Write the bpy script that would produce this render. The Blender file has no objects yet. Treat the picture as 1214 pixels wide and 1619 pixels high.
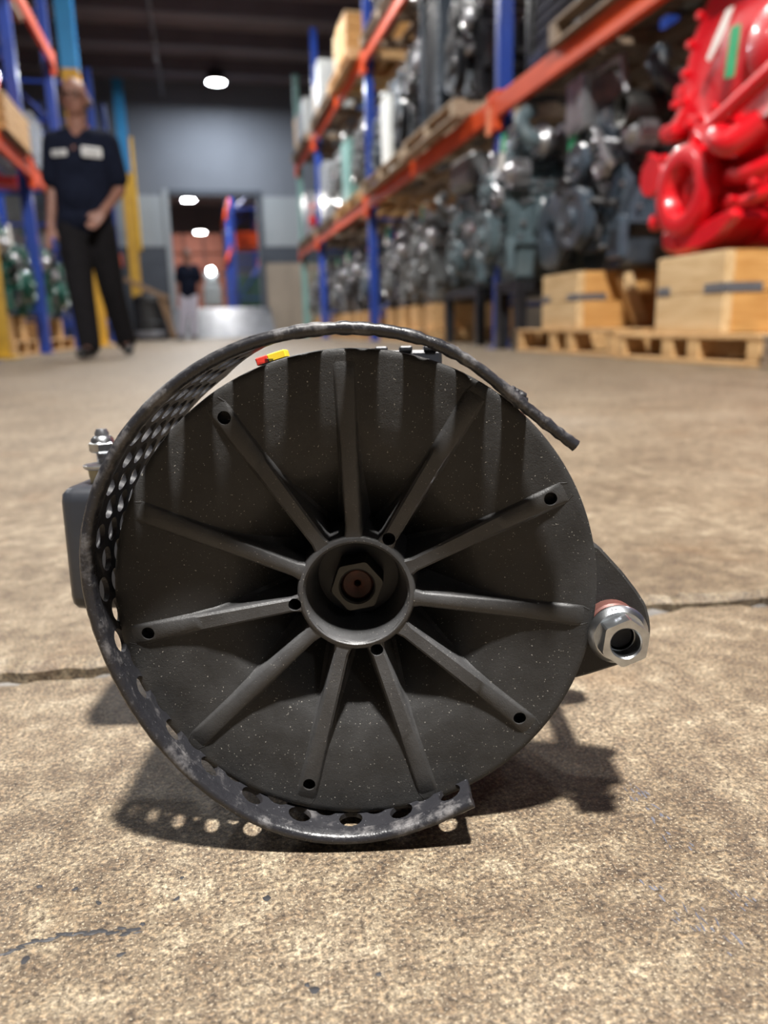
import bpy, bmesh, math, random
from mathutils import Vector, Matrix, geometry
random.seed(7)
scene = bpy.context.scene
COL = scene.collection
PI = math.pi

# ------------------------------------------------------------------ camera
cam_d = bpy.data.cameras.new('camera'); cam = bpy.data.objects.new('camera', cam_d); COL.objects.link(cam)
cam_d.sensor_fit = 'VERTICAL'; cam_d.sensor_height = 36.0; cam_d.lens = 36.0*1216/1619
cam_d.clip_start = 0.01; cam_d.clip_end = 100
def cam_axes(pitch, yaw, roll):
    p, y, ro = (math.radians(a) for a in (pitch, yaw, roll))
    f = Vector((math.sin(y)*math.cos(p), math.cos(y)*math.cos(p), -math.sin(p)))
    r = Vector((math.cos(y), -math.sin(y), 0)); u = r.cross(f)
    return r*math.cos(ro)+u*math.sin(ro), u*math.cos(ro)-r*math.sin(ro), f
_r, _u, _f = cam_axes(13.6185, 12.9144, -1.4)
M = Matrix((_r, _u, -_f)).transposed().to_4x4(); M.translation = Vector((0, 0, .178))
cam.matrix_world = M
cam_d.dof.use_dof = True; cam_d.dof.focus_distance = .262; cam_d.dof.aperture_fstop = 9.0
scene.camera = cam
# ------------------------------------------------------------------ world, exposure
w = bpy.data.worlds.new('world'); scene.world = w; w.use_nodes = True
w.node_tree.nodes['Background'].inputs[0].default_value = (.30, .34, .42, 1)
w.node_tree.nodes['Background'].inputs[1].default_value = .05
vs = scene.view_settings
vs.view_transform = 'Standard'; vs.look = 'None'; vs.exposure = 0.36; vs.gamma = 1.0; vs.use_curve_mapping = False
# ------------------------------------------------------------------ high-bay lamps of the hall, plus added fill lamps (fixture bodies are built further down)
LAMPS = [  # x, y, z, watts, label
    (.13, -.66, 4.95, 760, 'round black high bay lamp hanging over the front of the aisle'),
    (.45, 7.2, 4.95, 160, 'round black high bay lamp hanging above the walking man'),
    (.60, 11.2, 4.95, 230, 'round black high bay lamp hanging above the middle of the aisle'),
    (.72, 17.0, 4.90, 110, 'glaring high bay lamp under the dark ceiling at the far end'),
    (3.2, -7.2, 4.95, 25, 'added fill lamp hanging behind the viewpoint'),  # unseen, added as weak fill from behind
    (-5.2, 4.0, 4.95, 40, 'added fill lamp over the left side aisle, nearer one'),  # this and the other side aisle lamps are unseen, added as fill
    (-5.2, 10.0, 4.95, 170, 'added fill lamp over the left side aisle, farther one'),
    (5.6, 4.0, 4.95, 40, 'added fill lamp over the right side aisle, nearer one'),
    (5.6, 9.5, 4.95, 170, 'added fill lamp over the right side aisle, farther one'),
    (.80, 20.9, 4.20, 60, 'added fill lamp hidden above the far doorway lintel'),  # added out of view to brighten the loads beyond the doorway
    (.02, 23.0, 3.62, 150, 'bright high bay lamp seen high inside the far doorway'),
    (.32, 27.5, 3.30, 120, 'bright high bay lamp seen lower inside the far doorway'),
]
for i, (x, y, z, p, _) in enumerate(LAMPS):
    l = bpy.data.lights.new('high_bay_light', 'AREA'); l.shape = 'DISK'; l.size = .34; l.energy = p
    l.color = (1.0, .965, .915) if i != 3 else (.86, .93, 1.0)
    o = bpy.data.objects.new('high_bay_light', l); COL.objects.link(o); o.location = (x, y, z)

# ------------------------------------------------------------------ materials
def new_mat(name):
    m = bpy.data.materials.new(name); m.use_nodes = True
    nt = m.node_tree; b = nt.nodes['Principled BSDF']; return m, nt, b
def coords(nt, scale=(1, 1, 1)):
    tc = nt.nodes.new('ShaderNodeTexCoord'); mp = nt.nodes.new('ShaderNodeMapping')
    mp.inputs['Scale'].default_value = scale; nt.links.new(tc.outputs['Object'], mp.inputs['Vector']); return mp.outputs['Vector']
def noise(nt, vec, scale, detail=4, rough=.55, dist=0):
    n = nt.nodes.new('ShaderNodeTexNoise'); n.inputs['Scale'].default_value = scale
    n.inputs['Detail'].default_value = detail; n.inputs['Roughness'].default_value = rough; n.inputs['Distortion'].default_value = dist
    nt.links.new(vec, n.inputs['Vector']); return n.outputs['Fac']
def ramp(nt, fac, stops):
    r = nt.nodes.new('ShaderNodeValToRGB'); e = r.color_ramp.elements
    while len(e) < len(stops): e.new(.5)
    for k, (p, c) in enumerate(stops):
        e[k].position = p; e[k].color = (c if len(c) == 4 else (*c, 1)) if hasattr(c, '__len__') else (c, c, c, 1)
    nt.links.new(fac, r.inputs['Fac']); return r.outputs['Color']
def mix(nt, fac, a, b, mode='MIX'):
    m = nt.nodes.new('ShaderNodeMix'); m.data_type = 'RGBA'; m.blend_type = mode
    for k, v in (('Factor', fac), ('A', a), ('B', b)):
        s = [q for q in m.inputs if q.name == k and (q.type == 'RGBA' or k == 'Factor' and q.type == 'VALUE')][0]
        if hasattr(v, 'is_linked'): nt.links.new(v, s)
        elif k == 'Factor': s.default_value = v
        else: s.default_value = (*v, 1) if len(v) == 3 else v
    return [q for q in m.outputs if q.type == 'RGBA'][0]
def bump(nt, b, fac, strength, dist=.001):
    n = nt.nodes.new('ShaderNodeBump'); n.inputs['Strength'].default_value = strength; n.inputs['Distance'].default_value = dist
    nt.links.new(fac, n.inputs['Height']); nt.links.new(n.outputs['Normal'], b.inputs['Normal'])
MATS = {}
def pm(name, c1, c2=None, scale=6, rough=.5, metal=0, bumps=0, bd=.002, coat=0, stretch=(1, 1, 1), spec=.5, rvar=0):
    m, nt, b = new_mat(name); c2 = c2 or tuple(v*.72 for v in c1)
    v = coords(nt, stretch); f = noise(nt, v, scale, 5)
    nt.links.new(ramp(nt, f, [(.32, c2), (.68, c1)]), b.inputs['Base Color'])
    b.inputs['Roughness'].default_value = rough; b.inputs['Metallic'].default_value = metal
    b.inputs['Specular IOR Level'].default_value = spec
    if coat: b.inputs['Coat Weight'].default_value = coat; b.inputs['Coat Roughness'].default_value = .12
    if rvar:
        f2 = noise(nt, v, scale*2.3, 3)
        nt.links.new(ramp(nt, f2, [(.3, max(.05, rough-rvar)), (.7, min(1, rough+rvar))]), b.inputs['Roughness'])
    if bumps: bump(nt, b, noise(nt, v, scale*8, 3), bumps, bd)
    MATS[name] = m; return m
def emit(name, col, s):
    m, nt, b = new_mat(name); b.inputs['Base Color'].default_value = (*col, 1)
    b.inputs['Emission Color'].default_value = (*col, 1); b.inputs['Emission Strength'].default_value = s; MATS[name] = m; return m

# concrete floor: warm tan grey, aggregate speckle, stains of its own shape
def concrete():
    m, nt, b = new_mat('concrete'); v = coords(nt)
    big = noise(nt, v, 7.5, 6, .65); mid = noise(nt, v, 60, 6, .72); fine = noise(nt, v, 560, 4, .7); far = noise(nt, v, .8, 4); gr = noise(nt, v, 1100, 2, .55)
    c = ramp(nt, mid, [(.34, (.090, .062, .038)), (.45, (.134, .099, .064)), (.55, (.176, .136, .090)), (.68, (.272, .226, .160))])
    c = mix(nt, 1.0, c, ramp(nt, big, [(.36, (.66, .61, .55)), (.50, (.95, .93, .90)), (.64, (1.18, 1.20, 1.22))]), 'MULTIPLY')
    c = mix(nt, 1.0, c, ramp(nt, far, [(.3, (.84, .86, .90)), (.7, (1.05, 1.05, 1.04))]), 'MULTIPLY')
    c = mix(nt, 1.0, c, ramp(nt, fine, [(.38, (.24, .21, .18)), (.46, (.74, .72, .69)), (.54, (1.05, 1.05, 1.04)), (.62, (1.95, 1.88, 1.75))]), 'MULTIPLY')
    c = mix(nt, ramp(nt, gr, [(.60, 0), (.67, .6)]), c, (.44, .38, .28))
    c = mix(nt, ramp(nt, gr, [(.33, .6), (.40, 0)]), c, (.045, .032, .022))
    # rusty patches
    c = mix(nt, ramp(nt, noise(nt, v, 9, 5, .6, .5), [(.58, 0), (.74, .5)]), c, (.15, .085, .040))
    # black rubber flecks and a few blue scuffs
    def scuff(rot, sc, lo, hi, col, amt, z=0):
        st = nt.nodes.new('ShaderNodeMapping'); st.inputs['Scale'].default_value = sc; st.inputs['Rotation'].default_value = (0, 0, rot); st.inputs['Location'].default_value = (z, z, z)
        tc = nt.nodes.new('ShaderNodeTexCoord'); nt.links.new(tc.outputs['Object'], st.inputs['Vector'])
        return mix(nt, ramp(nt, noise(nt, st.outputs['Vector'], 1.6, 6, .75), [(lo, 0), (hi, amt)]), c, col)
    c = scuff(.35, (14, 40, 14), .725, .755, (.02, .02, .024), .85)
    c = scuff(1.3, (18, 50, 14), .74, .78, (.15, .17, .30), .5, 3.0)
    nt.links.new(c, b.inputs['Base Color'])
    nt.links.new(ramp(nt, mid, [(.3, .64), (.7, .46)]), b.inputs['Roughness'])
    h = mix(nt, .45, fine, mid); bump(nt, b, h, .9, .0013)
    MATS['concrete'] = m; return m
concrete()
# cast fan: brown-black with dust grains
def cast(name, ca, cb, sp, ro):
    m, nt, b = new_mat(name); v = coords(nt)
    f = noise(nt, v, 60, 5, .6); d = noise(nt, v, 1500, 2, .5); g = noise(nt, v, 25, 4)
    c = ramp(nt, f, [(.3, ca), (.7, cb)])
    c = mix(nt, ramp(nt, d, [(.70, 0), (.73, .75)]), c, (.42, .40, .36))
    c = mix(nt, ramp(nt, g, [(.60, 0), (.78, .35)]), c, (.055, .043, .032))
    if name == 'cast_worn':     # handling wear: bare and greyer towards the hub, still painted at the rim
        sx = nt.nodes.new('ShaderNodeVectorMath'); sx.operation = 'MULTIPLY_ADD'; sx.inputs[1].default_value = (1, 0, 1); sx.inputs[2].default_value = (.01023, 0, -.08823)
        ln = nt.nodes.new('ShaderNodeVectorMath'); ln.operation = 'LENGTH'; nt.links.new(v, sx.inputs[0]); nt.links.new(sx.outputs['Vector'], ln.inputs[0])
        c = mix(nt, ramp(nt, ln.outputs['Value'], [(.030, 0), (.070, 1)]), c, ramp(nt, f, [(.3, (.0185, .0180, .0178)), (.7, (.034, .0335, .0335))]))
    nt.links.new(c, b.inputs['Base Color']); nt.links.new(ramp(nt, f, [(.3, ro), (.7, ro+.18)]), b.inputs['Roughness'])
    bump(nt, b, mix(nt, .5, noise(nt, v, 700, 3), noise(nt, v, 2200, 2)), .45, .0004)
    b.inputs['Specular IOR Level'].default_value = sp
    MATS[name] = m
cast('cast_black', (.0185, .0180, .0178), (.034, .0335, .0335), .32, .44); cast('cast_worn', (.040, .040, .0415), (.066, .066, .068), .5, .38)
def guard_mat(name, r0, r1, sp, wear):
    m, nt, b = new_mat(name); v = coords(nt)
    f = noise(nt, v, 90, 6, .7); d = noise(nt, v, 900, 3)
    c = mix(nt, ramp(nt, f, [(.56-.05*wear, 0), (.70, .35+.3*wear)]), (.015, .015, .018), (.20, .19, .19))
    c = mix(nt, ramp(nt, d, [(.66, 0), (.76, .35)]), c, (.30, .30, .32))
    nt.links.new(c, b.inputs['Base Color']); nt.links.new(ramp(nt, f, [(.35, r0), (.65, r1)]), b.inputs['Roughness'])
    b.inputs['Specular IOR Level'].default_value = sp
    bump(nt, b, f, .5+.4*wear, .0007); MATS[name] = m
guard_mat('guard_black', .42, .65, .3, .2); guard_mat('lip_black', .22, .52, .5, 1)
pm('black_plastic', (.030, .033, .040), (.020, .022, .028), 40, .38, bumps=.2, bd=.0003)
pm('dark_steel', (.075, .075, .072), (.04, .039, .037), 60, .42, .8, bumps=.3, bd=.0003)
pm('zinc', (.60, .63, .65), (.42, .43, .45), 220, .30, 1.0, bumps=.12, bd=.0003)
pm('rust_steel', (.085, .030, .020), (.03, .014, .010), 200, .6, .35, bumps=.3, bd=.0003)
pm('spacer_red', (.15, .055, .045), (.09, .04, .032), 90, .5, .3)
pm('copper_red', (.35, .11, .07), (.16, .06, .04), 90, .5, .4)
pm('beige_plastic', (.52, .47, .30), (.42, .37, .23), 50, .5)
pm('yellow_sticker', (.95, .70, .04), (.90, .62, .03), 20, .5)
pm('red_sticker', (.80, .05, .03), (.7, .04, .03), 20, .5)
pm('alu', (.42, .42, .43), (.30, .30, .31), 60, .42, .9, bumps=.3, bd=.0004)
pm('copper_wire', (.45, .20, .08), (.30, .12, .05), 300, .4, .9)
pm('rack_blue', (.012, .055, .36), (.010, .040, .26), 3, .38, coat=.3)
pm('rack_orange', (.72, .080, .012), (.55, .055, .009), 3, .5, spec=.3)
pm('rack_teal', (.22, .42, .40), (.16, .33, .32), 3, .5)
pm('column_blue', (.03, .27, .56), (.02, .20, .44), 2, .5)
pm('column_yellow', (.66, .38, .03), (.50, .27, .02), 4, .5)
pm('guard_yellow', (.60, .36, .03), (.34, .20, .02), 9, .5)
pm('wood_new', (.62, .40, .19), (.44, .25, .10), 3.0, .6, stretch=(14, 2, 14), bumps=.2)
pm('wood_grey', (.46, .36, .25), (.28, .20, .13), 3.0, .65, stretch=(14, 2, 14), bumps=.2)
pm('wood_pale', (.66, .48, .27), (.50, .33, .16), 3.0, .6, stretch=(14, 2, 14), bumps=.2)
pm('wood_orange', (.60, .33, .11), (.45, .22, .06), 3.0, .6, stretch=(2, 14, 14), bumps=.2)
pm('wood_old', (.30, .22, .15), (.13, .09, .06), 3.0, .7, stretch=(10, 2, 10), bumps=.3)
pm('strap', (.42, .44, .48), (.32, .34, .38), 20, .35, .8)
pm('paint_red', (.66, .004, .012), (.52, .003, .010), 6, .36, coat=.35, bumps=.10)
pm('paint_slate', (.060, .082, .110), (.034, .048, .066), 8, .34, coat=.5, bumps=.12)
pm('paint_teal_grey', (.105, .150, .170), (.060, .088, .102), 8, .38, coat=.4, bumps=.12)
pm('paint_grey', (.17, .18, .185), (.09, .095, .10), 8, .40, coat=.3, bumps=.12)
pm('paint_black', (.022, .023, .027), (.012, .013, .016), 8, .30, coat=.5, bumps=.12)
pm('paint_green', (.010, .100, .075), (.006, .055, .042), 8, .36, coat=.4, bumps=.12)
pm('paint_maroon', (.20, .012, .02), (.11, .008, .014), 8, .36, coat=.4)
pm('engine_metal', (.50, .51, .53), (.28, .28, .30), 14, .34, .9, bumps=.2)
pm('hose_black', (.018, .018, .02), (.012, .012, .014), 20, .40)
pm('tag_green', (.010, .40, .16), (.008, .30, .12), 12, .45)
pm('tag_white', (.86, .85, .82), (.78, .77, .74), 12, .45)
pm('tag_orange', (.85, .25, .10), (.7, .18, .06), 12, .5)
pm('carton', (.46, .33, .20), (.38, .27, .16), 3, .7)
pm('carton_white', (.36, .38, .38), (.28, .30, .31), 3, .5)
pm('panel_white', (.82, .86, .86), (.76, .80, .80), 3, .5)
pm('carton_cream', (.50, .39, .25), (.40, .30, .18), 3, .6)
pm('film', (.34, .36, .39), (.22, .24, .27), 9, .25, coat=.6)
pm('wall_upper', (.090, .100, .122), (.072, .082, .100), .8, .7)
pm('wall_band', (.30, .325, .345), (.26, .285, .305), .8, .6)
pm('wall_dark', (.050, .060, .080), (.040, .048, .065), .8, .6)
pm('wall_tan', (.34, .28, .22), (.28, .23, .18), 2, .7)
pm('ceiling_dark', (.13, .115, .14), (.10, .09, .11), 1.5, .7)
pm('ceiling_deck', (.24, .205, .235), (.19, .165, .19), 1.5, .7)
pm('pipe_grey', (.20, .20, .22), (.12, .12, .14), 5, .5)
pm('steel_plate', (.20, .205, .225), (.13, .135, .15), 3, .40, .5, rvar=.08)
pm('dark_rubber', (.020, .020, .022), (.012, .012, .013), 9, .55)
pm('board_brown', (.26, .16, .09), (.17, .10, .05), 4, .6)
pm('skin', (.27, .135, .100), (.22, .105, .075), 12, .5)
pm('shirt_navy', (.008, .011, .024), (.005, .007, .016), 30, .9, spec=.12)
pm('trouser_black', (.012, .011, .013), (.008, .008, .009), 30, .9, spec=.12)
pm('shoe_black', (.010, .010, .011), (.007, .007, .008), 20, .4)
pm('trouser_pale', (.56, .55, .66), (.46, .45, .55), 20, .8)
pm('hair_grey', (.30, .28, .26), (.20, .18, .17), 80, .6)
pm('hair_dark', (.03, .024, .02), (.02, .016, .014), 80, .5)
pm('patch_white', (.75, .76, .76), (.55, .57, .58), 60, .7)
pm('eye_dark', (.02, .015, .012), None, 20, .2)
pm('lip', (.36, .14, .11), None, 20, .5)
pm('phone_blue', (.06, .09, .42), (.05, .07, .34), 20, .3)
pm('lamp_black', (.02, .02, .022), None, 10, .4)
emit('lamp_glint_glow', (.92, .96, 1.0), 60)  # lamp lenses, also the painted reflection on the white machine

# ------------------------------------------------------------------ mesh helpers
def frame_z(d):
    d = Vector(d).normalized(); a = Vector((0, 0, 1)) if abs(d.z) < .9 else Vector((1, 0, 0))
    x = a.cross(d).normalized(); return Matrix((x, d.cross(x), d)).transposed()
def B(): return bmesh.new()
def add_bm(bm, src, mat=None):
    m = {}
    for v in src.verts: m[v] = bm.verts.new(mat @ v.co if mat else v.co)
    for f in src.faces:
        try: bm.faces.new([m[v] for v in f.verts])
        except ValueError: pass
    src.free(); return bm
def box(bm, c, s, bev=0, rot=None, seg=1):
    t = bmesh.new(); bmesh.ops.create_cube(t, size=1)
    for v in t.verts: v.co = Vector((v.co.x*s[0], v.co.y*s[1], v.co.z*s[2]))
    if bev: bmesh.ops.bevel(t, geom=t.edges[:], offset=bev, segments=seg, profile=.6, affect='EDGES')
    mt = Matrix.Translation(Vector(c))
    if rot: mt = mt @ rot.to_4x4()
    return add_bm(bm, t, mt)
def lathe(bm, prof, o, axis, seg=24, closed=False):
    R = frame_z(axis); o = Vector(o); rings = []
    for r, h in prof:
        rings.append([bm.verts.new(o + R @ Vector((r*math.cos(2*PI*k/seg), r*math.sin(2*PI*k/seg), h))) for k in range(seg)])
    n = len(prof)
    for i in range(n if closed else n-1):
        a, b = rings[i], rings[(i+1) % n]
        for k in range(seg): bm.faces.new((a[k], a[(k+1) % seg], b[(k+1) % seg], b[k]))
    if not closed:
        if prof[0][0] > 1e-6: bm.faces.new(rings[0][::-1])
        if prof[-1][0] > 1e-6: bm.faces.new(rings[-1])
    return bm
def cyl(bm, p0, p1, r0, r1=None, seg=14, bev=0):
    p0, p1 = Vector(p0), Vector(p1); r1 = r0 if r1 is None else r1; L = (p1-p0).length
    pr = [(r0, 0), (r1, L)] if not bev else [(r0-bev, 0), (r0, bev), (r1, L-bev), (r1-bev, L)]
    return lathe(bm, pr, p0, p1-p0, seg)
def smooth_path(pts, n=6):
    pts = [Vector(p) for p in pts]; out = []
    for i in range(len(pts)-1):
        a = pts[max(i-1, 0)]; b = pts[i]; c = pts[i+1]; d = pts[min(i+2, len(pts)-1)]
        for k in range(n):
            t = k/n
            out.append(.5*((2*b)+(c-a)*t+(2*a-5*b+4*c-d)*t*t+(3*b-a-3*c+d)*t**3))
    out.append(pts[-1]); return out
def tube(bm, pts, r, seg=8, n=5):
    p = smooth_path(pts, n) if n > 1 else [Vector(q) for q in pts]; rings = []
    t0 = (p[1]-p[0]).normalized(); R = frame_z(t0); x = R.col[0].copy()
    for i, q in enumerate(p):
        t = (p[min(i+1, len(p)-1)]-p[max(i-1, 0)]).normalized()
        x = (x - t*x.dot(t)).normalized(); y = t.cross(x); rr = r(i/(len(p)-1)) if callable(r) else r
        rings.append([bm.verts.new(q + (x*math.cos(2*PI*k/seg)+y*math.sin(2*PI*k/seg))*rr) for k in range(seg)])
    for a, b in zip(rings, rings[1:]):
        for k in range(seg): bm.faces.new((a[k], a[(k+1) % seg], b[(k+1) % seg], b[k]))
    bm.faces.new(rings[0][::-1]); bm.faces.new(rings[-1]); return bm
def prism(bm, poly, o, ex, ey, depth, bev=0):
    """polygon in the plane o + a*ex + b*ey, extruded by vector depth"""
    t = bmesh.new(); o, ex, ey, depth = Vector(o), Vector(ex), Vector(ey), Vector(depth)
    a = [t.verts.new(o+ex*p[0]+ey*p[1]) for p in poly]; b = [t.verts.new(v.co+depth) for v in a]; n = len(a)
    t.faces.new(a); t.faces.new(b[::-1])
    for k in range(n): t.faces.new((a[k], b[k], b[(k+1) % n], a[(k+1) % n]))
    bmesh.ops.recalc_face_normals(t, faces=t.faces[:])
    if bev: bmesh.ops.bevel(t, geom=t.edges[:], offset=bev, segments=1, affect='EDGES')
    return add_bm(bm, t)
def hexnut(bm, c, axis, r, L, seg=6):
    return cyl(bm, c, Vector(c)+Vector(axis).normalized()*L, r, r, seg, min(r*.12, L*.2))
def obj(name, bm, mat, parent=None, smooth=35, fix=True):
    if fix: bmesh.ops.recalc_face_normals(bm, faces=bm.faces[:])
    me = bpy.data.meshes.new(name); bm.to_mesh(me); bm.free()
    me.materials.append(MATS[mat] if isinstance(mat, str) else mat)
    if smooth:
        me.polygons.foreach_set('use_smooth', [True]*len(me.polygons)); me.set_sharp_from_angle(angle=math.radians(smooth))
    o = bpy.data.objects.new(name, me); COL.objects.link(o)
    if parent: o.parent = parent
    return o
def tag(o, label, cat, group=None):
    o['label'] = label; o['category'] = cat
    if group: o['group'] = group
    return o
def thing(name, label, cat, loc=(0, 0, 0), rot=(0, 0, 0), group=None):
    o = bpy.data.objects.new(name, None); COL.objects.link(o); o.location = loc; o.rotation_euler = rot
    o.empty_display_size = .1; return tag(o, label, cat, group)
def struct(name, bm, mat, label=None, smooth=0):
    o = obj(name, bm, mat, smooth=smooth); o['kind'] = 'structure'
    if label: o['label'] = label
    return o
def share(src, parent, loc=None, name=None):
    c = src.copy(); COL.objects.link(c); c.parent = parent
    if loc is not None: c.location = loc
    return c
def apply_mods(o):
    dg = bpy.context.evaluated_depsgraph_get(); me = bpy.data.meshes.new_from_object(o.evaluated_get(dg)); o.modifiers.clear()
    old = o.data; o.data = me; bpy.data.meshes.remove(old); return o

# ================================================================== THE HALL
YW = 18.6          # far wall
XL, XR, YB, ZC = -9.0, 9.0, -9.0, 5.35
# floor slabs with an open, chipped joint between them
fl_bm = B(); box(fl_bm, (0, (YW+YB)/2, -.11), (XR-XL, YW-YB+.4, .16)); floor = struct('floor', fl_bm, 'wall_dark', 'concrete hall floor with a chipped joint running across it')
rj = random.Random(3)
def joint_y(x): return .4215 - .028*(x+.1) + .004*math.sin(9*x)
xs = [XL, -4, -2, -1] + [-.8+.011*k for k in range(190)] + [1.6, 2.2, 3.2, 5, XR]
def slab(near):
    bm = B(); edge = []; inner = []
    for x in xs:
        j = rj.uniform(-.0034, .0034) + .0026*math.sin(x*47+(0 if near else 1.7)) if -.9 < x < 1.4 else 0
        yy = joint_y(x) + (-.0078 if near else .0085) + j
        edge.append((x, yy)); inner.append((x, yy + (-1 if near else 1)*(.0045+rj.uniform(0, .008))))
    far = YB if near else YW+.25
    ve = [bm.verts.new((x, y, -.0035)) for x, y in edge]; vi = [bm.verts.new((x, y, 0)) for x, y in inner]
    vb = [bm.verts.new((x, y, -.03)) for x, y in edge]; vf = [bm.verts.new((x, far, 0)) for x in xs]
    for k in range(len(xs)-1):
        bm.faces.new((vi[k], vi[k+1], vf[k+1], vf[k])); bm.faces.new((ve[k], ve[k+1], vi[k+1], vi[k])); bm.faces.new((vb[k], vb[k+1], ve[k+1], ve[k]))
    bmesh.ops.recalc_face_normals(bm, faces=bm.faces[:])
    if sum(f.normal.z for f in bm.faces) < 0: bmesh.ops.reverse_faces(bm, faces=bm.faces[:])
    o = obj('slab', bm, 'concrete', floor, smooth=0, fix=False); return o
slab(True); slab(False)
# joint filler, a grey crumbly strip lying low in the gap
jf = B(); vs_a = [jf.verts.new((x, joint_y(x)-.015, -.0095+rj.uniform(-.003, .003))) for x in xs]; vs_b = [jf.verts.new((x, joint_y(x)+.016, -.0095+rj.uniform(-.003, .003))) for x in xs]
for k in range(len(xs)-1): jf.faces.new((vs_a[k], vs_a[k+1], vs_b[k+1], vs_b[k]))
pm('joint_grey', (.16, .15, .14), (.07, .066, .062), 60, .8)
obj('joint_filler', jf, 'joint_grey', floor)
# tar flecks, a rubber smear and blue scuffs lying on the near slab
pm('tar', (.020, .020, .024), (.012, .012, .014), 300, .6)
pm('scuff_blue', (.090, .098, .140), (.10, .095, .10), 900, .7)
rk = random.Random(21)
def fleck(x, y, rx, ry, ang, mat, name):
    b = B(); n = 9; ca, sa = math.cos(ang), math.sin(ang); top = []
    for k in range(n):
        a = 2*PI*k/n; q = rk.uniform(.55, 1.15); u, v = rx*q*math.cos(a), ry*q*math.sin(a)
        top.append(b.verts.new((x+u*ca-v*sa, y+u*sa+v*ca, .0001)))
    c = b.verts.new((x, y, .0004))
    for k in range(n): b.faces.new((top[k], top[(k+1) % n], c))
    return obj(name, b, mat, floor)
for x, y in ((-.0533, .2357), (-.0453, .2271), (-.0653, .2398), (-.0308, .2138), (-.0206, .2223), (-.0192, .2319), (.0155, .1783), (.0174, .1763), (-.0363, .2028), (.0357, .177), (.0076, .2151), (-.0633, .208)):
    fleck(x, y, rk.uniform(.0008, .0019), rk.uniform(.0008, .0016), rk.uniform(0, 3), 'tar', 'tar_fleck')
for k in range(26):
    t_ = k/25; x = -.0740+.042*t_; y = .2118+.0040*math.sin(t_*3.0)-.0014*t_
    fleck(x, y+rk.uniform(-.0012, .0012), rk.uniform(.0012, .0030), rk.uniform(.0004, .0011), .1+rk.uniform(-.4, .4), 'tar', 'rubber_smear')
for x, y in ((.1519, .2388), (.1513, .2204), (.1496, .206), (.1303, .1855), (.1365, .17), (.1373, .1622), (.1299, .1731), (.1503, .2294), (.1535, .1764)):
    for k in range(6): fleck(x+rk.uniform(-.004, .004), y+rk.uniform(-.006, .006), rk.uniform(.0002, .0005), rk.uniform(.0008, .0026), rk.uniform(-.3, .3), 'scuff_blue', 'blue_scuff')
# walls
bm = B(); box(bm, (XL-.1, (YW+YB)/2, ZC/2), (.2, YW-YB+.4, ZC)); struct('wall_left', bm, 'wall_upper', 'grey side wall beyond the left racks')
bm = B(); box(bm, (XR+.1, (YW+YB)/2, ZC/2), (.2, YW-YB+.4, ZC)); struct('wall_right', bm, 'wall_upper', 'grey side wall beyond the right racks')
bm = B(); box(bm, (0, YB-.1, ZC/2), (XR-XL, .2, ZC)); struct('wall_back', bm, 'wall_upper', 'grey wall behind the viewpoint')
DX0, DX1, DZ0, DZ1 = -.42, 1.50, .68, 3.06
pm('far_wall_paint', (.150, .165, .195), (.125, .138, .165), .8, .7)
bm = B()
box(bm, ((XL+DX0)/2, YW+.1, ZC/2), (DX0-XL, .2, ZC)); box(bm, ((XR+DX1)/2, YW+.1, ZC/2), (XR-DX1, .2, ZC))
box(bm, ((DX0+DX1)/2, YW+.1, (ZC+DZ1)/2), (DX1-DX0, .2, ZC-DZ1)); box(bm, ((DX0+DX1)/2, YW+.1, DZ0/2-.01), (DX1-DX0, .2, DZ0-.02))
wf = struct('wall_far', bm, 'far_wall_paint', 'slate grey far wall with a doorway')
def wpanel(x0, x1, z0, z1, mat, t=.012):
    b = B(); box(b, ((x0+x1)/2, YW-t/2, (z0+z1)/2), (x1-x0, t, z1-z0), .002); return obj('panel', b, mat, wf, smooth=0)
for x0, x1 in ((XL, DX0-.12), (DX1+.12, XR)):
    k = x0
    n = max(1, round((x1-x0)/1.2)); wd = (x1-x0)/n
    for i in range(n):
        wpanel(x0+i*wd+.004, x0+(i+1)*wd-.004, 2.0, 3.06, 'wall_band')
        wpanel(x0+i*wd+.004, x0+(i+1)*wd-.004, 1.64, 1.99, 'wall_dark', .016)
        wpanel(x0+i*wd+.004, x0+(i+1)*wd-.004, .02, 1.63, 'wall_tan' if x0 > 0 else 'wall_dark')
# doorway trim
bm = B(); box(bm, (DX0-.06, YW-.02, (DZ0+DZ1)/2), (.12, .06, DZ1-DZ0+.24), .006); struct('trim_1', bm, 'wall_band', 'pale jamb on the left of the far doorway')
bm = B(); box(bm, (DX1+.06, YW-.02, (DZ0+DZ1)/2), (.12, .06, DZ1-DZ0+.24), .006); struct('trim_2', bm, 'wall_dark', 'dark jamb on the right of the far doorway')
bm = B(); box(bm, ((DX0+DX1)/2, YW-.02, DZ1+.06), (DX1-DX0, .06, .12), .006); struct('trim_3', bm, 'wall_dark', 'dark lintel over the far doorway')
# ceiling: deck, joists, girders
bm = B(); box(bm, (0, (YW+YB)/2, ZC+.06), (XR-XL+.4, YW-YB+.4, .12)); ceil = struct('ceiling', bm, 'ceiling_deck', 'dark steel deck ceiling with joists')
jb = B(); box(jb, (0, 0, ZC-.13), (XR-XL, .09, .26)); j0 = obj('joist', jb, 'ceiling_dark', ceil, smooth=0); j0.location.y = YB+.6
y = YB+2.1
while y < YW:
    share(j0, ceil, (0, y, 0)); y += 1.5
gb = B(); box(gb, (0, (YW+YB)/2, ZC-.36), (.16, YW-YB, .2)); g0 = obj('girder', gb, 'ceiling_dark', ceil, smooth=0); g0.location.x = -3.4
share(g0, ceil, (3.6, 0, 0))
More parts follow.
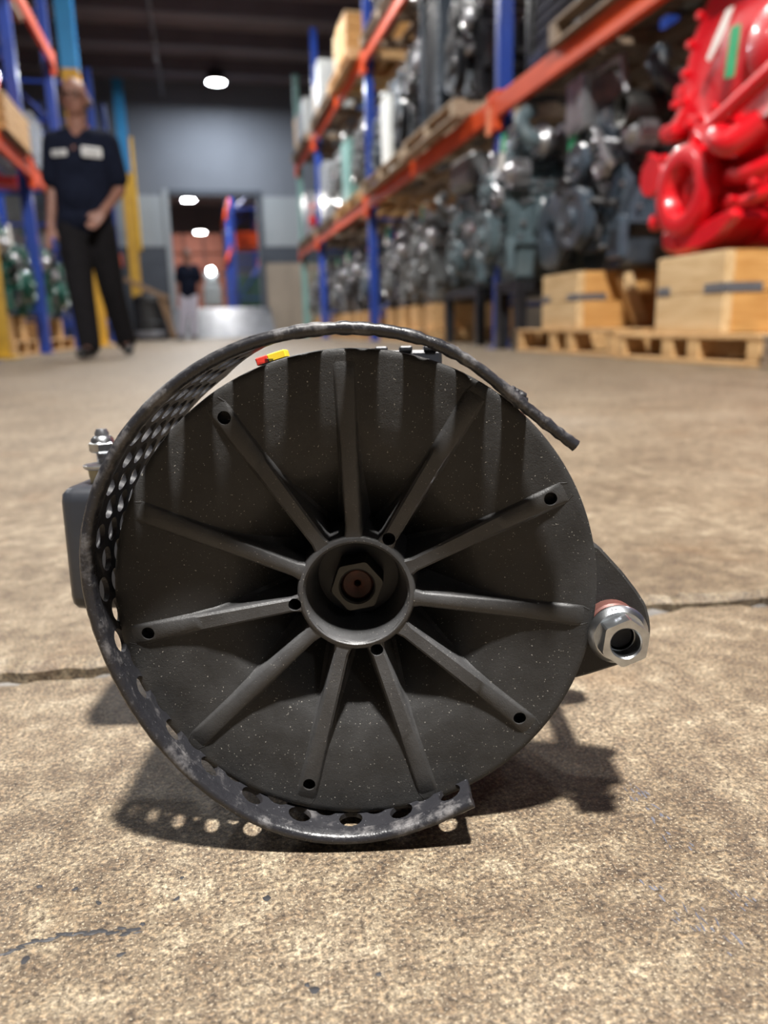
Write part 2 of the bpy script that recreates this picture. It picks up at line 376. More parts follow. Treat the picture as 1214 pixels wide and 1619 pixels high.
# pipes under the ceiling
t = thing('sprinkler_pipe', 'thin grey pipe hanging under the dark ceiling', 'pipe', (0, 0, 0))
b = B(); tube(b, [(-.35, -3, 4.98), (-.35, 6, 4.98), (-.35, 18.5, 4.98)], .03, 8, 1); obj('main_pipe', b, 'pipe_grey', t)
for yy in (8.4, 11.6, 14.8):
    b = B(); cyl(b, (-.35, yy, 4.98), (-.35, yy, 4.62), .022); cyl(b, (-.35, yy, 4.62), (-.35, yy, 4.57), .035, .012); obj('drop_pipe', b, 'pipe_grey', t)
    b = B(); cyl(b, (-.35, yy+.5, 4.98), (-.35, yy+.5, ZC), .008); obj('hanger', b, 'pipe_grey', t)
# lamps
for i, (x, y, z, p, lab) in enumerate(LAMPS):
    t = thing('high_bay_lamp', lab, 'lamp', (x, y, z), group='high bay lamps'); top = ZC if y < YW else 4.55
    b = B(); lathe(b, [(.20, .0), (.215, .02), (.215, .07), (.15, .11), (.09, .13), (.09, .22), (.05, .24)], (0, 0, .012), (0, 0, 1), 28); obj('housing', b, 'lamp_black', t)
    b = B(); cyl(b, (0, 0, .004), (0, 0, .0115), .172, .172, 32); obj('lens', b, 'lamp_glint_glow', t)
    for k in range(12):
        a = k*PI/6; b = B(); box(b, (.12*math.cos(a), .12*math.sin(a), .16), (.075, .008, .08), 0, Matrix.Rotation(a, 3, 'Z')); obj('cooling_fin', b, 'lamp_black', t)
    b = B(); cyl(b, (0, 0, .24), (0, 0, top-z), .008); obj('cord', b, 'lamp_black', t)

# ------------------------------------------------------------------ building columns (blue above, yellow below)
for x, y, lab in ((-1.29, 11.15, 'steel column painted light blue over yellow behind the walking man'), (-1.20, 17.75, 'light blue and yellow steel column beside the far wall')):
    t = thing('steel_column', lab, 'column', (x, y, 0), group='painted building columns')
    def hcol(z0, z1, name, mat):
        b = B()
        for sx in (-1, 1): box(b, (0, sx*.09, (z0+z1)/2), (.2, .014, z1-z0))
        box(b, (0, 0, (z0+z1)/2), (.012, .17, z1-z0))
        box(b, (.0, 0, (z0+z1)/2), (.17, .19, z1-z0), .01); return obj(name, b, mat, t, smooth=0)
    hcol(.02, 3.34, 'lower_shaft', 'column_yellow'); hcol(3.34, ZC-.26, 'upper_shaft', 'column_blue')
    b = B(); box(b, (0, 0, .012), (.34, .34, .024), .003); obj('base_plate', b, 'column_yellow', t)
    for sx in (-1, 1):
        for sy in (-1, 1):
            b = B(); hexnut(b, (sx*.13, sy*.13, .024), (0, 0, 1), .018, .02); obj('anchor_bolt', b, 'engine_metal', t)
t = thing('wall_pipe', 'dull yellow pipe running up the far wall', 'pipe', (-1.10, 18.5, 0))
b = B(); cyl(b, (0, 0, 1.9), (0, 0, 4.2), .05); obj('pipe', b, 'column_yellow', t)
for z in (2.1, 3.2, 4.1):
    b = B(); box(b, (0, .05, z), (.13, .1, .04), .005); obj('clamp', b, 'pipe_grey', t)
# yellow guard post near the left rack
t = thing('guard_post', 'yellow steel guard post at the left edge, in front of the left rack', 'guard post', (-1.47, 6.5, 0))
b = B(); box(b, (0, 0, .50), (.13, .13, .96), .02, seg=2); obj('post', b, 'guard_yellow', t)
b = B(); box(b, (0, 0, .01), (.24, .24, .02), .004); obj('base_plate', b, 'guard_yellow', t)
b = B(); box(b, (0, 0, .985), (.136, .136, .012), .004); obj('cap', b, 'guard_yellow', t)

# ------------------------------------------------------------------ pallet racks
def rack(label, xf, sgn, frames, zb, depth, top, end_teal=False):
    """xf: aisle face, sgn: +1 the rack lies towards +x"""
    t = thing('pallet_rack', label, 'rack', (xf, frames[0], 0), group='pallet racks'); y0 = frames[0]
    def post_mesh(h):
        b = B(); box(b, (0, 0, h/2), (.075, .02, h)); box(b, (-.03*1, .035, h/2), (.016, .07, h)); box(b, (.03, .035, h/2), (.016, .07, h)); box(b, (0, .012, h/2), (.09, .012, h)); return b
    p0 = None
    for i, y in enumerate(frames):
        mat = 'rack_teal' if end_teal and i == len(frames)-1 else 'rack_blue'
        for dx in (0.05, depth-.05):
            b = B()
            box(b, (0, 0, top/2), (.10, .085, top), .008)
            o = obj('post', b, mat, t, smooth=0); o.location = (sgn*dx, y-y0, .008)
            b = B(); box(b, (0, 0, .004), (.17, .15, .008), .001); f = obj('foot_plate', b, mat, t, smooth=0); f.location = (sgn*dx, y-y0, 0)
        zz = .3; k = 0
        while zz < top-.3:
            b = B(); z2 = zz+.55
            cyl(b, (sgn*.10, y-y0, zz), (sgn*(depth-.10), y-y0, zz), .018, seg=6)
            obj('horizontal_brace', b, mat, t)
            if k % 2 == 0:
                b = B(); cyl(b, (sgn*.10, y-y0, zz+.03), (sgn*(depth-.10), y-y0, min(top-.1, zz+1.05)), .018, seg=6); obj('diagonal_brace', b, mat, t)
            zz += 1.1; k += 1
    for a, c in zip(frames, frames[1:]):
        L = c-a
        for z in zb:
            for dx in (-.012, depth+.012):
                b = B(); box(b, (0, L/2, 0), (.045, L-.09, .13), .006); box(b, (sgn*.012 if dx < 1 else -sgn*.012, L/2, .045), (.05, L-.09, .035), .004)
                o = obj('beam', b, 'rack_orange', t, smooth=0); o.location = (sgn*dx, a-y0, z)
                for e in (.05, L-.05):
                    b = B(); box(b, (0, 0, -.02), (.05, .075, .24), .005); q = obj('beam_connector', b, 'rack_orange', t, smooth=0); q.location = (sgn*dx, a-y0+e, z)
    return t
RF = 2.05
rack('long blue and orange pallet rack on the right, loaded with engines', RF, 1, [1.2, 5.29, 9.4, 13.3, 15.6], (1.56, 3.08), 1.30, 4.7, True)
rack('blue and orange pallet rack on the left behind the walking man', -1.35, -1, [5.71, 7.88, 10.05], (1.58, 3.10), 1.25, 4.7)
rack('farther left pallet rack beyond the blue column', -1.40, -1, [12.6, 14.75, 16.9], (1.58, 3.10), 1.25, 4.4)

# ------------------------------------------------------------------ pallets and crates
def pallet(label, x0, x1, y0, y1, z0, mat='wood_new', h=.115, group='wooden pallets', nst=4, nd=6):
    t = thing('wooden_pallet', label, 'pallet', ((x0+x1)/2, (y0+y1)/2, z0), group=group); W = x1-x0; L = y1-y0
    b = B(); box(b, (0, 0, 0), (.095, L, .018), .002); d0 = obj('deck_board', b, mat, t, smooth=0); d0.location = (-W/2+.0475, 0, h-.009)
    for k in range(1, nd): share(d0, t, (-W/2+.0475+k*(W-.095)/(nd-1), 0, h-.009))
    for k in range(3): 
        q = share(d0, t, (-W/2+.0475+k*(W-.095)/2, 0, .009)); q.name = 'bottom_board'
    b = B(); box(b, (0, 0, 0), (W-.004, .075 if nst > 3 else .09, h-.038), .003); s0 = obj('stringer', b, mat, t, smooth=0)
    pos = [-L/2+.04, -L*.10, L*.08, L/2-.04] if nst == 4 else [-L/2+.045, 0, L/2-.045]
    for k, p in enumerate(pos): (s0 if k == 0 else share(s0, t)).location = (0, p, h/2)
    return t
def crib(label, x0, x1, y0, y1, z0, z1, group='wooden engine cribs', brace=False):
    """open timber crib made of planks with a steel strap"""
    t = thing('wooden_crib', label, 'crate', ((x0+x1)/2, (y0+y1)/2, z0), group=group); W = x1-x0; L = y1-y0; H = z1-z0; n = 2
    for i in range(n):
        hh = H/n
        for s, mt in ((-1, 'wood_pale'), (1, 'wood_pale')):
            b = B(); box(b, (s*(W/2-.02), 0, (i+.5)*hh), (.04, L, hh-.004), .003); obj('side_plank', b, mt, t, smooth=0)
        for s in (-1, 1):
            b = B(); box(b, (0, s*(L/2-.02), (i+.5)*hh), (W-.082, .04, hh-.004), .003); obj('end_plank', b, 'wood_orange', t, smooth=0)
    for s in (-1, 1):
        b = B(); box(b, (-W/2+.07, s*(L/2-.07), H/2), (.05, .05, H-.01), .003); obj('corner_post', b, 'wood_orange', t, smooth=0)
    sz = H*.56
    b = B(); box(b, (-W/2-.0015, -L/2+.06, sz), (.003, .12, .035)); box(b, (-W/2+.085, -L/2-.0015, sz), (.17, .003, .035)); obj('steel_strap', b, 'strap', t, smooth=0)
    b = B(); box(b, (-W/2-.0015, L/2-.06, sz), (.003, .09, .035)); obj('steel_strap', b, 'strap', t, smooth=0)
    if brace:
        b = B(); box(b, (-W/2+.30, -L/2-.05, H*.50), (.075, .05, H*.92), .003, Matrix.Rotation(-.42, 3, 'Y')); obj('brace_plank', b, 'wood_pale', t, smooth=0)
    return t
pallet('pale wooden pallet carrying the crib of the bright red engine', 1.93, 3.0, 2.40, 3.40, 0, 'wood_new')
pallet('pale wooden pallet carrying the crib of the slate blue engine', 1.98, 3.05, 3.50, 4.72, 0, 'wood_new', .135)
pallet('dark weathered pallet at the right edge beside the red engine pallet', 1.90, 2.95, 1.25, 2.36, 0, 'wood_old')
crib('strapped timber crib under the bright red engine', 1.97, 2.75, 2.68, 3.14, .115, .43)
crib('strapped timber crib with a leaning plank under the slate blue engine', 2.02, 2.85, 3.98, 4.43, .135, .44, brace=True)

# ================================================================== THE ALTERNATOR (local: x right, y along its axis away from the viewpoint, z up)
YAW, TILT = math.radians(12.9144), math.radians(2.5)
alt = thing('alternator', 'black truck alternator with ribbed fan face and perforated guard lying on the floor', 'alternator', (.0552, .24075, 0))
alt.rotation_mode = 'QUATERNION'
alt.rotation_quaternion = (Matrix.Rotation(-YAW, 3, 'Z') @ Matrix.Rotation(-TILT, 3, 'X')).to_quaternion()
AX, AZ, AR = -.01023, .08823, .08328
Y1 = Vector((0, 1, 0))
def lat(prof, seg=64, c=(AX, 0, AZ)):      # profile (r, y) about the axis
    b = B(); R = Matrix(((1, 0, 0), (0, 0, 1), (0, -1, 0)))
    rings = [[b.verts.new((c[0]+r*math.sin(2*PI*k/seg), c[1]+y, c[2]+r*math.cos(2*PI*k/seg))) for k in range(seg)] for r, y in prof]
    for p, q in zip(rings, rings[1:]):
        for k in range(seg): b.faces.new((p[k], p[(k+1) % seg], q[(k+1) % seg], q[k]))
    return b, rings
DISH = [(1.0, .0016), (.996, .0004), (.985, 0), (.95, .0001), (.90, .0003), (.80, .0008), (.70, .0017), (.60, .0035), (.52, .0066), (.45, .0112), (.38, .0160), (.32, .0205), (.27, .0245), (.22, .027)]
def dish_y(q):
    for (a, ya), (b_, yb) in zip(DISH, DISH[1:]):
        if b_ <= q <= a: return ya+(yb-ya)*(a-q)/(a-b_)
    return DISH[0][1] if q > 1 else DISH[-1][1]
prof = []
for k in range(46):
    q = .22 + (.985-.22)*k/45; prof.append((q*AR, dish_y(q)))
prof += [(.996*AR, .0005), (AR, .0018), (AR, .0058), (.99*AR, .0066), (.70*AR, .0095), (.45*AR, .020), (.22*AR, .0305)]
b, rg = lat(prof, 160)
p, q = rg[-1], rg[0]
for k in range(160): b.faces.new((p[k], p[(k+1) % 160], q[(k+1) % 160], q[k]))
fan = obj('fan_disc', b, 'cast_black', alt, 40)
ANG = [math.radians(-1.2+360/11*k) for k in range(11)]
# cutters for the balance holes
HOLES = [(10, .893), (2, .884), (8, .884), (4, .885), (6, .882), (1, .268), (8, .262), (5, .262)]
cb = B()
for k, q in HOLES:
    a = ANG[k]; c = Vector((AX+q*AR*math.sin(a), 0, AZ+q*AR*math.cos(a)))
    cyl(cb, c+Vector((0, -.01, 0)), c+Vector((0, .0045 if q > .5 else .012, 0)), .00225, .00225, 20)
cutter = obj('cutter', cb, 'cast_black', alt)
def cut(o):
    m = o.modifiers.new('b', 'BOOLEAN'); m.operation = 'DIFFERENCE'; m.object = cutter; m.solver = 'EXACT'; bpy.context.view_layer.update(); apply_mods(o)
    o.data.polygons.foreach_set('use_smooth', [True]*len(o.data.polygons)); o.data.set_sharp_from_angle(angle=math.radians(40)); return o
for k, a in enumerate(ANG):
    dr = Vector((math.sin(a), 0, math.cos(a))); cr = Vector((math.cos(a), 0, -math.sin(a))); b = B(); rows = []
    N = 26
    for i in range(N+1):
        q = .215 + (.972-.215)*i/N; yd = dish_y(q)
        yt = .0016 - .0024*(q-.215)/.757
        if q > .90: yt += (q-.90)/.072*.0012
        h = max(yd-yt, .0002); wt = .0024 + .0011*(q-.215) + (.0016 if q < .26 else 0)*(1-(q-.215)/.045)
        if q > .93: wt *= max(.35, 1-((q-.93)/.05)**2*.5)
        fl_ = min(.0045, .0012+.16*h)
        sec = [(-(wt+fl_), yd+.0004), (-(wt+fl_*.42), yd-.10*h), (-(wt+fl_*.16), yd-.40*h), (-(wt+.0001), yt+min(.0007, .4*h)), (-(wt-.0007), yt)]
        sec += [(-s, y_) for s, y_ in sec[::-1]]
        sec += [((wt+fl_)*.6, yd+.0016), (-(wt+fl_)*.6, yd+.0016)]
        c = Vector((AX, 0, AZ))+dr*(q*AR)
        rows.append([b.verts.new(c+cr*s+Y1*y_) for s, y_ in sec])
    n = len(rows[0])
    for r0, r1 in zip(rows, rows[1:]):
        for j in range(n): b.faces.new((r0[j], r0[(j+1) % n], r1[(j+1) % n], r1[j]))
    b.faces.new(rows[0]); b.faces.new(rows[-1][::-1])
    o = obj('rib', b, 'cast_worn', fan, 50)
    if k in (10, 2, 8, 4, 6, 1, 5): cut(o)
cut(fan)
HB = [(.0150, .030), (.0152, .018), (.0166, .0085), (.0174, .0035), (.0179, .0018), (.0186, .0011), (.0196, .0012), (.0203, .0018), (.0207, .0032), (.0212, .010), (.0222, .018), (.0235, .0245), (.0235, .030)]
b, rg = lat(HB, 96)
p, q = rg[-1], rg[0]
for k in range(96): b.faces.new((p[k], p[(k+1) % 96], q[(k+1) % 96], q[k]))
hub = cut(obj('hub', b, 'cast_worn', fan, 50))
bpy.data.objects.remove(cutter)
b, _ = lat([(.0, .0262), (.0155, .0262), (.0155, .030), (0, .030)], 40); obj('bore_floor', b, 'black_plastic', fan)
# shaft nut and shaft
def hexring(r_hex, r_in, y0, y1, cx, cz, ch=.0012, rot=0, seg=36):
    b = B(); rings = []
    def hx(th, R): 
        a = (th-rot) % (PI/3) - PI/6; return R*math.cos(PI/6)/math.cos(a)
    for (f, y_, lim) in ((0, y0+.0006, 0), (1, y0, r_in*1.10), (2, y0, r_hex*.955), (3, y0+ch, 0), (3, y1, 0), (4, y1, 0)):
        rg = []
        for k in range(seg*2):
            th = PI*k/seg
            r = r_in if f in (0, 4) else (lim if f == 1 else (min(lim, hx(th, r_hex)*.985) if f == 2 else hx(th, r_hex)))
            rg.append(b.verts.new((cx+r*math.sin(th), y_, cz+r*math.cos(th))))
        rings.append(rg)
    n = seg*2; rings.append(rings[0])
    for p, q in zip(rings, rings[1:]):
        for k in range(n): b.faces.new((p[k], p[(k+1) % n], q[(k+1) % n], q[k]))
    return b
nb = hexring(.0097, .0060, .0098, .024, AX, AZ, .0007, .35); obj('shaft_nut', nb, 'dark_steel', alt, 20)
b, _ = lat([(.0, .019), (.0011, .019), (.0013, .0142), (.0030, .0132), (.0050, .0128), (.0058, .0134), (.0059, .020)], 40); obj('shaft', b, 'rust_steel', alt)

# perforated fan guard: lip and band follow one open spiral
PATH = [(0.0281, 0.0169), (0.0177, 0.0110), (0.0045, 0.0060), (-0.0065, 0.0036), (-0.0175, 0.0032), (-0.0284, 0.0044), (-0.0392, 0.0072), (-0.0509, 0.0135), (-0.0623, 0.0222), (-0.0722, 0.0336), (-0.0808, 0.0461), (-0.0872, 0.0576), (-0.0923, 0.0712), (-0.0961, 0.0855), (-0.0978, 0.0994), (-0.0974, 0.1099), (-0.0945, 0.1212), (-0.09, 0.1323), (-0.0837, 0.1425), (-0.0766, 0.1513), (-0.0686, 0.1589), (-0.0583, 0.1657), (-0.0483, 0.171), (-0.0385, 0.1743), (-0.0288, 0.1763), (-0.0191, 0.1774), (-0.0105, 0.1776), (-0.0019, 0.177), (0.0077, 0.1755), (0.0153, 0.173), (0.023, 0.1696), (0.0297, 0.1651), (0.0366, 0.1594), (0.0424, 0.1539), (0.0484, 0.1487), (0.0544, 0.1442), (0.0608, 0.1393)]
sp = [Vector((x, z)) for x, z in PATH]
for _ in range(2): sp = [sp[0]] + [(sp[i-1]+sp[i]*2+sp[i+1])/4 for i in range(1, len(sp)-1)] + [sp[-1]]
dense = [Vector((v.x, v.z)) for v in smooth_path([Vector((p.x, 0, p.y)) for p in sp], 10)]
cum = [0]
for a_, b_ in zip(dense, dense[1:]): cum.append(cum[-1]+(b_-a_).length)
LT = cum[-1]
def onpath(s):
    s = max(0, min(LT, s)); lo, hi = 0, len(cum)-1
    while hi-lo > 1:
        m = (lo+hi)//2
        if cum[m] <= s: lo = m
        else: hi = m
    t = (s-cum[lo])/max(1e-9, cum[hi]-cum[lo]); p = dense[lo].lerp(dense[hi], t); d = (dense[min(hi+2, len(dense)-1)]-dense[max(lo-2, 0)]).normalized()
    return p, Vector((-d.y, d.x))       # point and outward/left normal in (x, z)
SB = LT*.955                            # the deep band ends here, only the lip and a narrow strip run on
def rear(s):
    q = s/LT; return .052 if q < .655 else (.011 if q > .72 else .052-.041*(q-.655)/.065)
yb0, yb1, PITCH, ROW, HR = -.0125, .052, .0188, .0060, .0043
pts2, eds, holes = [], [], []
def addp(s, t): pts2.append(Vector((s, t))); return len(pts2)-1
def loop(idx):
    for a_, c_ in zip(idx, idx[1:]+idx[:1]): eds.append((a_, c_))
edge = []
ns = int(SB/.0047)
edge += [addp(SB*k/ns, yb0) for k in range(ns+1)]
edge += [addp(SB, yb0+(rear(SB)-yb0)*k/6) for k in range(1, 7)]
edge += [addp(SB*(ns-k)/ns, rear(SB*(ns-k)/ns)) for k in range(1, ns+1)]
edge += [addp(0, yb1-(yb1-yb0)*k/6) for k in range(1, 6)]
loop(edge)
row = 0; t_ = -.0032
while t_ < yb1-.006:
    s_ = .0075 + (PITCH/2 if row % 2 else 0)
    while s_ < SB-.006:
        if t_ > min(rear(s_-HR), rear(s_+HR))-.0052: s_ += PITCH; continue
        holes.append((s_, t_)); loop([addp(s_+HR*math.cos(2*PI*k/18), t_+HR*math.sin(2*PI*k/18)) for k in range(18)]); s_ += PITCH
    t_ += ROW; row += 1
vo, eo, fo, *_ = geometry.delaunay_2d_cdt(pts2, eds, [], 0, 1e-7)
gb_ = B(); gv = []
for v in vo:
    p, n_ = onpath(v.x); k_ = .0007*max(0, min(1, (v.x/LT-.70)/.1)); gv.append(gb_.verts.new((p.x+n_.x*k_, v.y, p.y+n_.y*k_)))
for f in fo:
    c = (vo[f[0]]+vo[f[1]]+vo[f[2]])/3
    if c.y > rear(c.x)+1e-5: continue
    if any((c.x-s_)**2+(c.y-t_)**2 < (HR*.96)**2 for s_, t_ in holes): continue
    gb_.faces.new([gv[i] for i in f])
guard = obj('fan_guard', gb_, 'guard_black', alt, 60)
sm = guard.modifiers.new('thickness', 'SOLIDIFY'); sm.thickness = .0019; sm.offset = 0
apply_mods(guard); guard.data.polygons.foreach_set('use_smooth', [True]*len(guard.data.polygons)); guard.data.set_sharp_from_angle(angle=math.radians(50))
# rolled lip
lb = B(); rows = []; rl = random.Random(5); N = 230
for i in range(N+1):
    s_ = LT*i/N; p, n_ = onpath(s_); rough = rl.uniform(-.00008, .00008)*(1+3*(s_ > LT*.75)); th = .0019+rough
    yb = -.0098 if s_ < SB else (-.0098+.0055*(1-(s_-SB)/(LT-SB)))
    sec = [(-th, -.0140), (-th*.45, -.0152), (th*.45, -.0152), (th, -.0140), (th, yb), (-th, yb)]
    if s_ > SB: sec[4] = (.0009, yb); sec[5] = (-.0012, yb)
    rows.append([lb.verts.new((p.x+n_.x*k, y_, p.y+n_.y*k)) for k, y_ in sec])
for r0, r1 in zip(rows, rows[1:]):
    for j in range(6): lb.faces.new((r0[j], r0[(j+1) % 6], r1[(j+1) % 6], r1[j]))
lb.faces.new(rows[0]); lb.faces.new(rows[-1][::-1])
obj('guard_lip', lb, 'lip_black', guard, 60)
# torn weld bead on the tail
wb = B(); p, n_ = onpath(LT*.945)
for k in range(4):
    q, n2 = onpath(LT*(.932+.0045*k)); t2 = bmesh.new(); bmesh.ops.create_icosphere(t2, subdivisions=1, radius=.0011+.0004*(k % 3))
    add_bm(wb, t2, Matrix.Translation((q.x+n2.x*.0017, -.0125+.0010*(k % 2), q.y+n2.y*.0017)))
obj('weld_bead', wb, 'guard_black', guard, 60)

# fan blades and body behind the disc
b = B(); box(b, (0, 0, 0), (.0022, .0110, .022), .0004); bl0 = None
for k in range(11):
    a = ANG[k]+.28; dr = Vector((math.sin(a), 0, math.cos(a))); cr = Vector((math.cos(a), 0, -math.sin(a))); c = Vector((AX, .0165, AZ))+dr*.068
    if bl0 is None: bl0 = obj('fan_blade', b, 'cast_black', fan); q = bl0
    else: q = share(bl0, fan)
    q.matrix_local = Matrix.Translation(c) @ Matrix((cr, Y1, dr)).transposed().to_4x4()
BX, BZ = AX, .0835
def blat(prof, seg=72):
    b, rg = lat(prof, seg, (BX, 0, BZ)); return b
b = blat([(.018, .0305), (.056, .0305), (.066, .0315), (.0705, .034), (.0705, .046), (.018, .046)]); de = obj('drive_end_housing', b, 'cast_black', alt)
b = blat([(.055, .0462), (.0722, .0462), (.0732, .0472), (.0732, .0778), (.0722, .0788), (.055, .0788)]); st_ = obj('stator_core', b, 'dark_steel', alt)
for k in range(6):
    b = blat([(.0730, .0490+.005*k), (.0737, .0495+.005*k), (.0737, .0515+.005*k), (.0730, .0520+.005*k)]); obj('lamination', b, 'dark_steel', st_)
b = blat([(.018, .079), (.0718, .079), (.0718, .102), (.066, .112), (.040, .116), (.0, .116)]); re = obj('rear_housing', b, 'alu', alt)
for k in range(14):
    a = 2*PI*k/14; dr = Vector((math.sin(a), 0, math.cos(a))); cr = Vector((math.cos(a), 0, -math.sin(a)))
    b = B(); box(b, Vector((BX, .0945, BZ))+dr*.0722, (.010, .018, .0016), .0005, Matrix((cr, Y1, dr)).transposed()); obj('vent_slot', b, 'black_plastic', re)
for k in range(4):
    a = PI/4+k*PI/2; c = Vector((BX+.063*math.sin(a), 0, BZ+.063*math.cos(a)))
    b = B(); hexnut(b, c+Vector((0, .109, 0)), (0, 1, 0), .0055, .007); obj('through_bolt', b, 'zinc', alt)
# mounting ears (front and rear) with a long bolt and flange nut
EX, EZ = .0800, .0722
def ear(y0, y1, name):
    poly = [(.052, .1190), (.0735, .1035), (.0873, .0888), (.0948, .0792), (.0978, .0735), (.0988, .0672), (.0975, .0600), (.0935, .0552), (.0725, .0468), (.052, .0440)]
    b = B(); prism(b, poly, (0, y0, 0), (1, 0, 0), (0, 0, 1), (0, y1-y0, 0), .0012); return obj(name, b, 'cast_black', alt, 40)
lug = B(); prism(lug, [(.068, .1048), (.0755, .1012), (.0841, .0916), (.0895, .0845), (.0929, .0792), (.0945, .0735), (.0950, .0690), (.0946, .0650), (.0932, .0612), (.0908, .0588), (.0728, .0531), (.0623, .0505), (.067, .0675), (.0698, .0882)], (0, .0080, 0), (1, 0, 0), (0, 0, 1), (0, .0195, 0), .0010)
obj('mounting_lug', lug, 'cast_black', alt, 40)
ear(.0278, .0330, 'mounting_ear'); ear(.076, .086, 'mounting_ear')
def alat(prof, seg, cx, cz): return lat(prof, seg, (cx, 0, cz))[0]
obj('spacer', alat([(.004, .0026), (.0090, .0026), (.0096, .0034), (.0096, .0085), (.004, .0085)], 32, EX, EZ), 'spacer_red', alt)
obj('mounting_bolt', alat([(0, -.0030), (.0042, -.0030), (.0048, -.0024), (.0048, .094), (.0, .094)], 24, EX, EZ), 'tar', alt)
fn = obj('flange_nut', alat([(.0048, -.0006), (.0098, -.0006), (.0105, -.0014), (.0104, -.0022), (.0088, -.0040), (.0048, -.0040)], 48, EX, EZ), 'zinc', alt)
obj('nut_hex', hexring(.0087, .0050, -.0108, -.0030, EX, EZ, .0008, .12), 'zinc', fn, 18)
b = B(); hexnut(b, (EX, .0865, EZ), (0, 1, 0), .0085, .0065); obj('bolt_head', b, 'zinc', alt)
# a small stamped mark "10" on the flange
def curve_text(txt, size, parent, loc, rot, mat, name, ext=.0002):
    c = bpy.data.curves.new(name, 'FONT'); c.body = txt; c.size = size; c.extrude = ext; c.align_x = 'CENTER'; c.align_y = 'CENTER'
    o = bpy.data.objects.new(name, c); COL.objects.link(o); dg = bpy.context.evaluated_depsgraph_get(); me = bpy.data.meshes.new_from_object(o.evaluated_get(dg)); bpy.data.objects.remove(o)
    me.materials.append(MATS[mat]); o = bpy.data.objects.new(name, me); COL.objects.link(o); o.parent = parent; o.location = loc; o.rotation_euler = rot; return o
curve_text('10', .0026, fn, (EX-.0022, -.0034, EZ+.0088), (PI/2-.45, 0, 0), 'strap', 'stamped_number')
# output terminal box on the left
tb = B(); box(tb, (-.1115, .083, .0910), (.050, .040, .054), .0065, seg=3); box(tb, (-.083, .083, .085), (.02, .03, .035), .003)
term = obj('terminal_box', tb, 'black_plastic', alt, 50)
TX, TY, TZ = -.1208, .078, .1150
def tl(prof, seg=24): return lathe(B(), prof, (TX, TY, TZ), (0, 0, 1), seg)
obj('terminal_collar', tl([(.0090, -.002), (.0090, .0022), (.0080, .0026)]), 'black_plastic', term)
obj('terminal_insulator', tl([(.0062, .0015), (.0072, .0092), (.0065, .0094)]), 'beige_plastic', term)
obj('terminal_washer', tl([(.0083, .0092), (.0090, .0098), (.0090, .0108), (.0083, .0112)]), 'zinc', term)
prf = [(.0032, .0100)]
for k in range(9): prf += [(.0032, .0112+.0009*k), (.0027, .01165+.0009*k)]
prf += [(.003, .0245), (.0022, .0262)]
obj('terminal_stud', tl(prf, 18), 'engine_metal', term)
b = B(); hexnut(b, (TX, TY, TZ+.0162), (0, 0, 1), .0058, .0046); lathe(b, [(.0050, .0206), (.0046, .0222), (.0036, .0232)], (TX, TY, TZ), (0, 0, 1), 20); obj('terminal_nut', b, 'zinc', term)
# black connector block and sticker on top of the body
b = B(); box(b, (.0105, .068, .1635), (.0285, .018, .0150), .0012)
for k in range(3): box(b, (.0005+.0098*k, .0645, .1716), (.0052, .012, .0022), .0006)
obj('connector_block', b, 'black_plastic', alt)
b = B(); box(b, (-.0395, .034, .1560), (.005, .020, .0275), .001); box(b, (-.0395, .030, .1672), (.008, .012, .0012), .0002); obj('label_plate', b, 'dark_steel', alt)
b = B(); box(b, (-.0368, .030, .1697), (.0066, .012, .0028), .0003, Matrix.Rotation(-.28, 3, 'Y')); obj('yellow_label', b, 'yellow_sticker', alt)
b = B(); box(b, (-.0420, .030, .1682), (.0044, .012, .0028), .0003, Matrix.Rotation(-.28, 3, 'Y')); obj('red_label', b, 'red_sticker', alt)

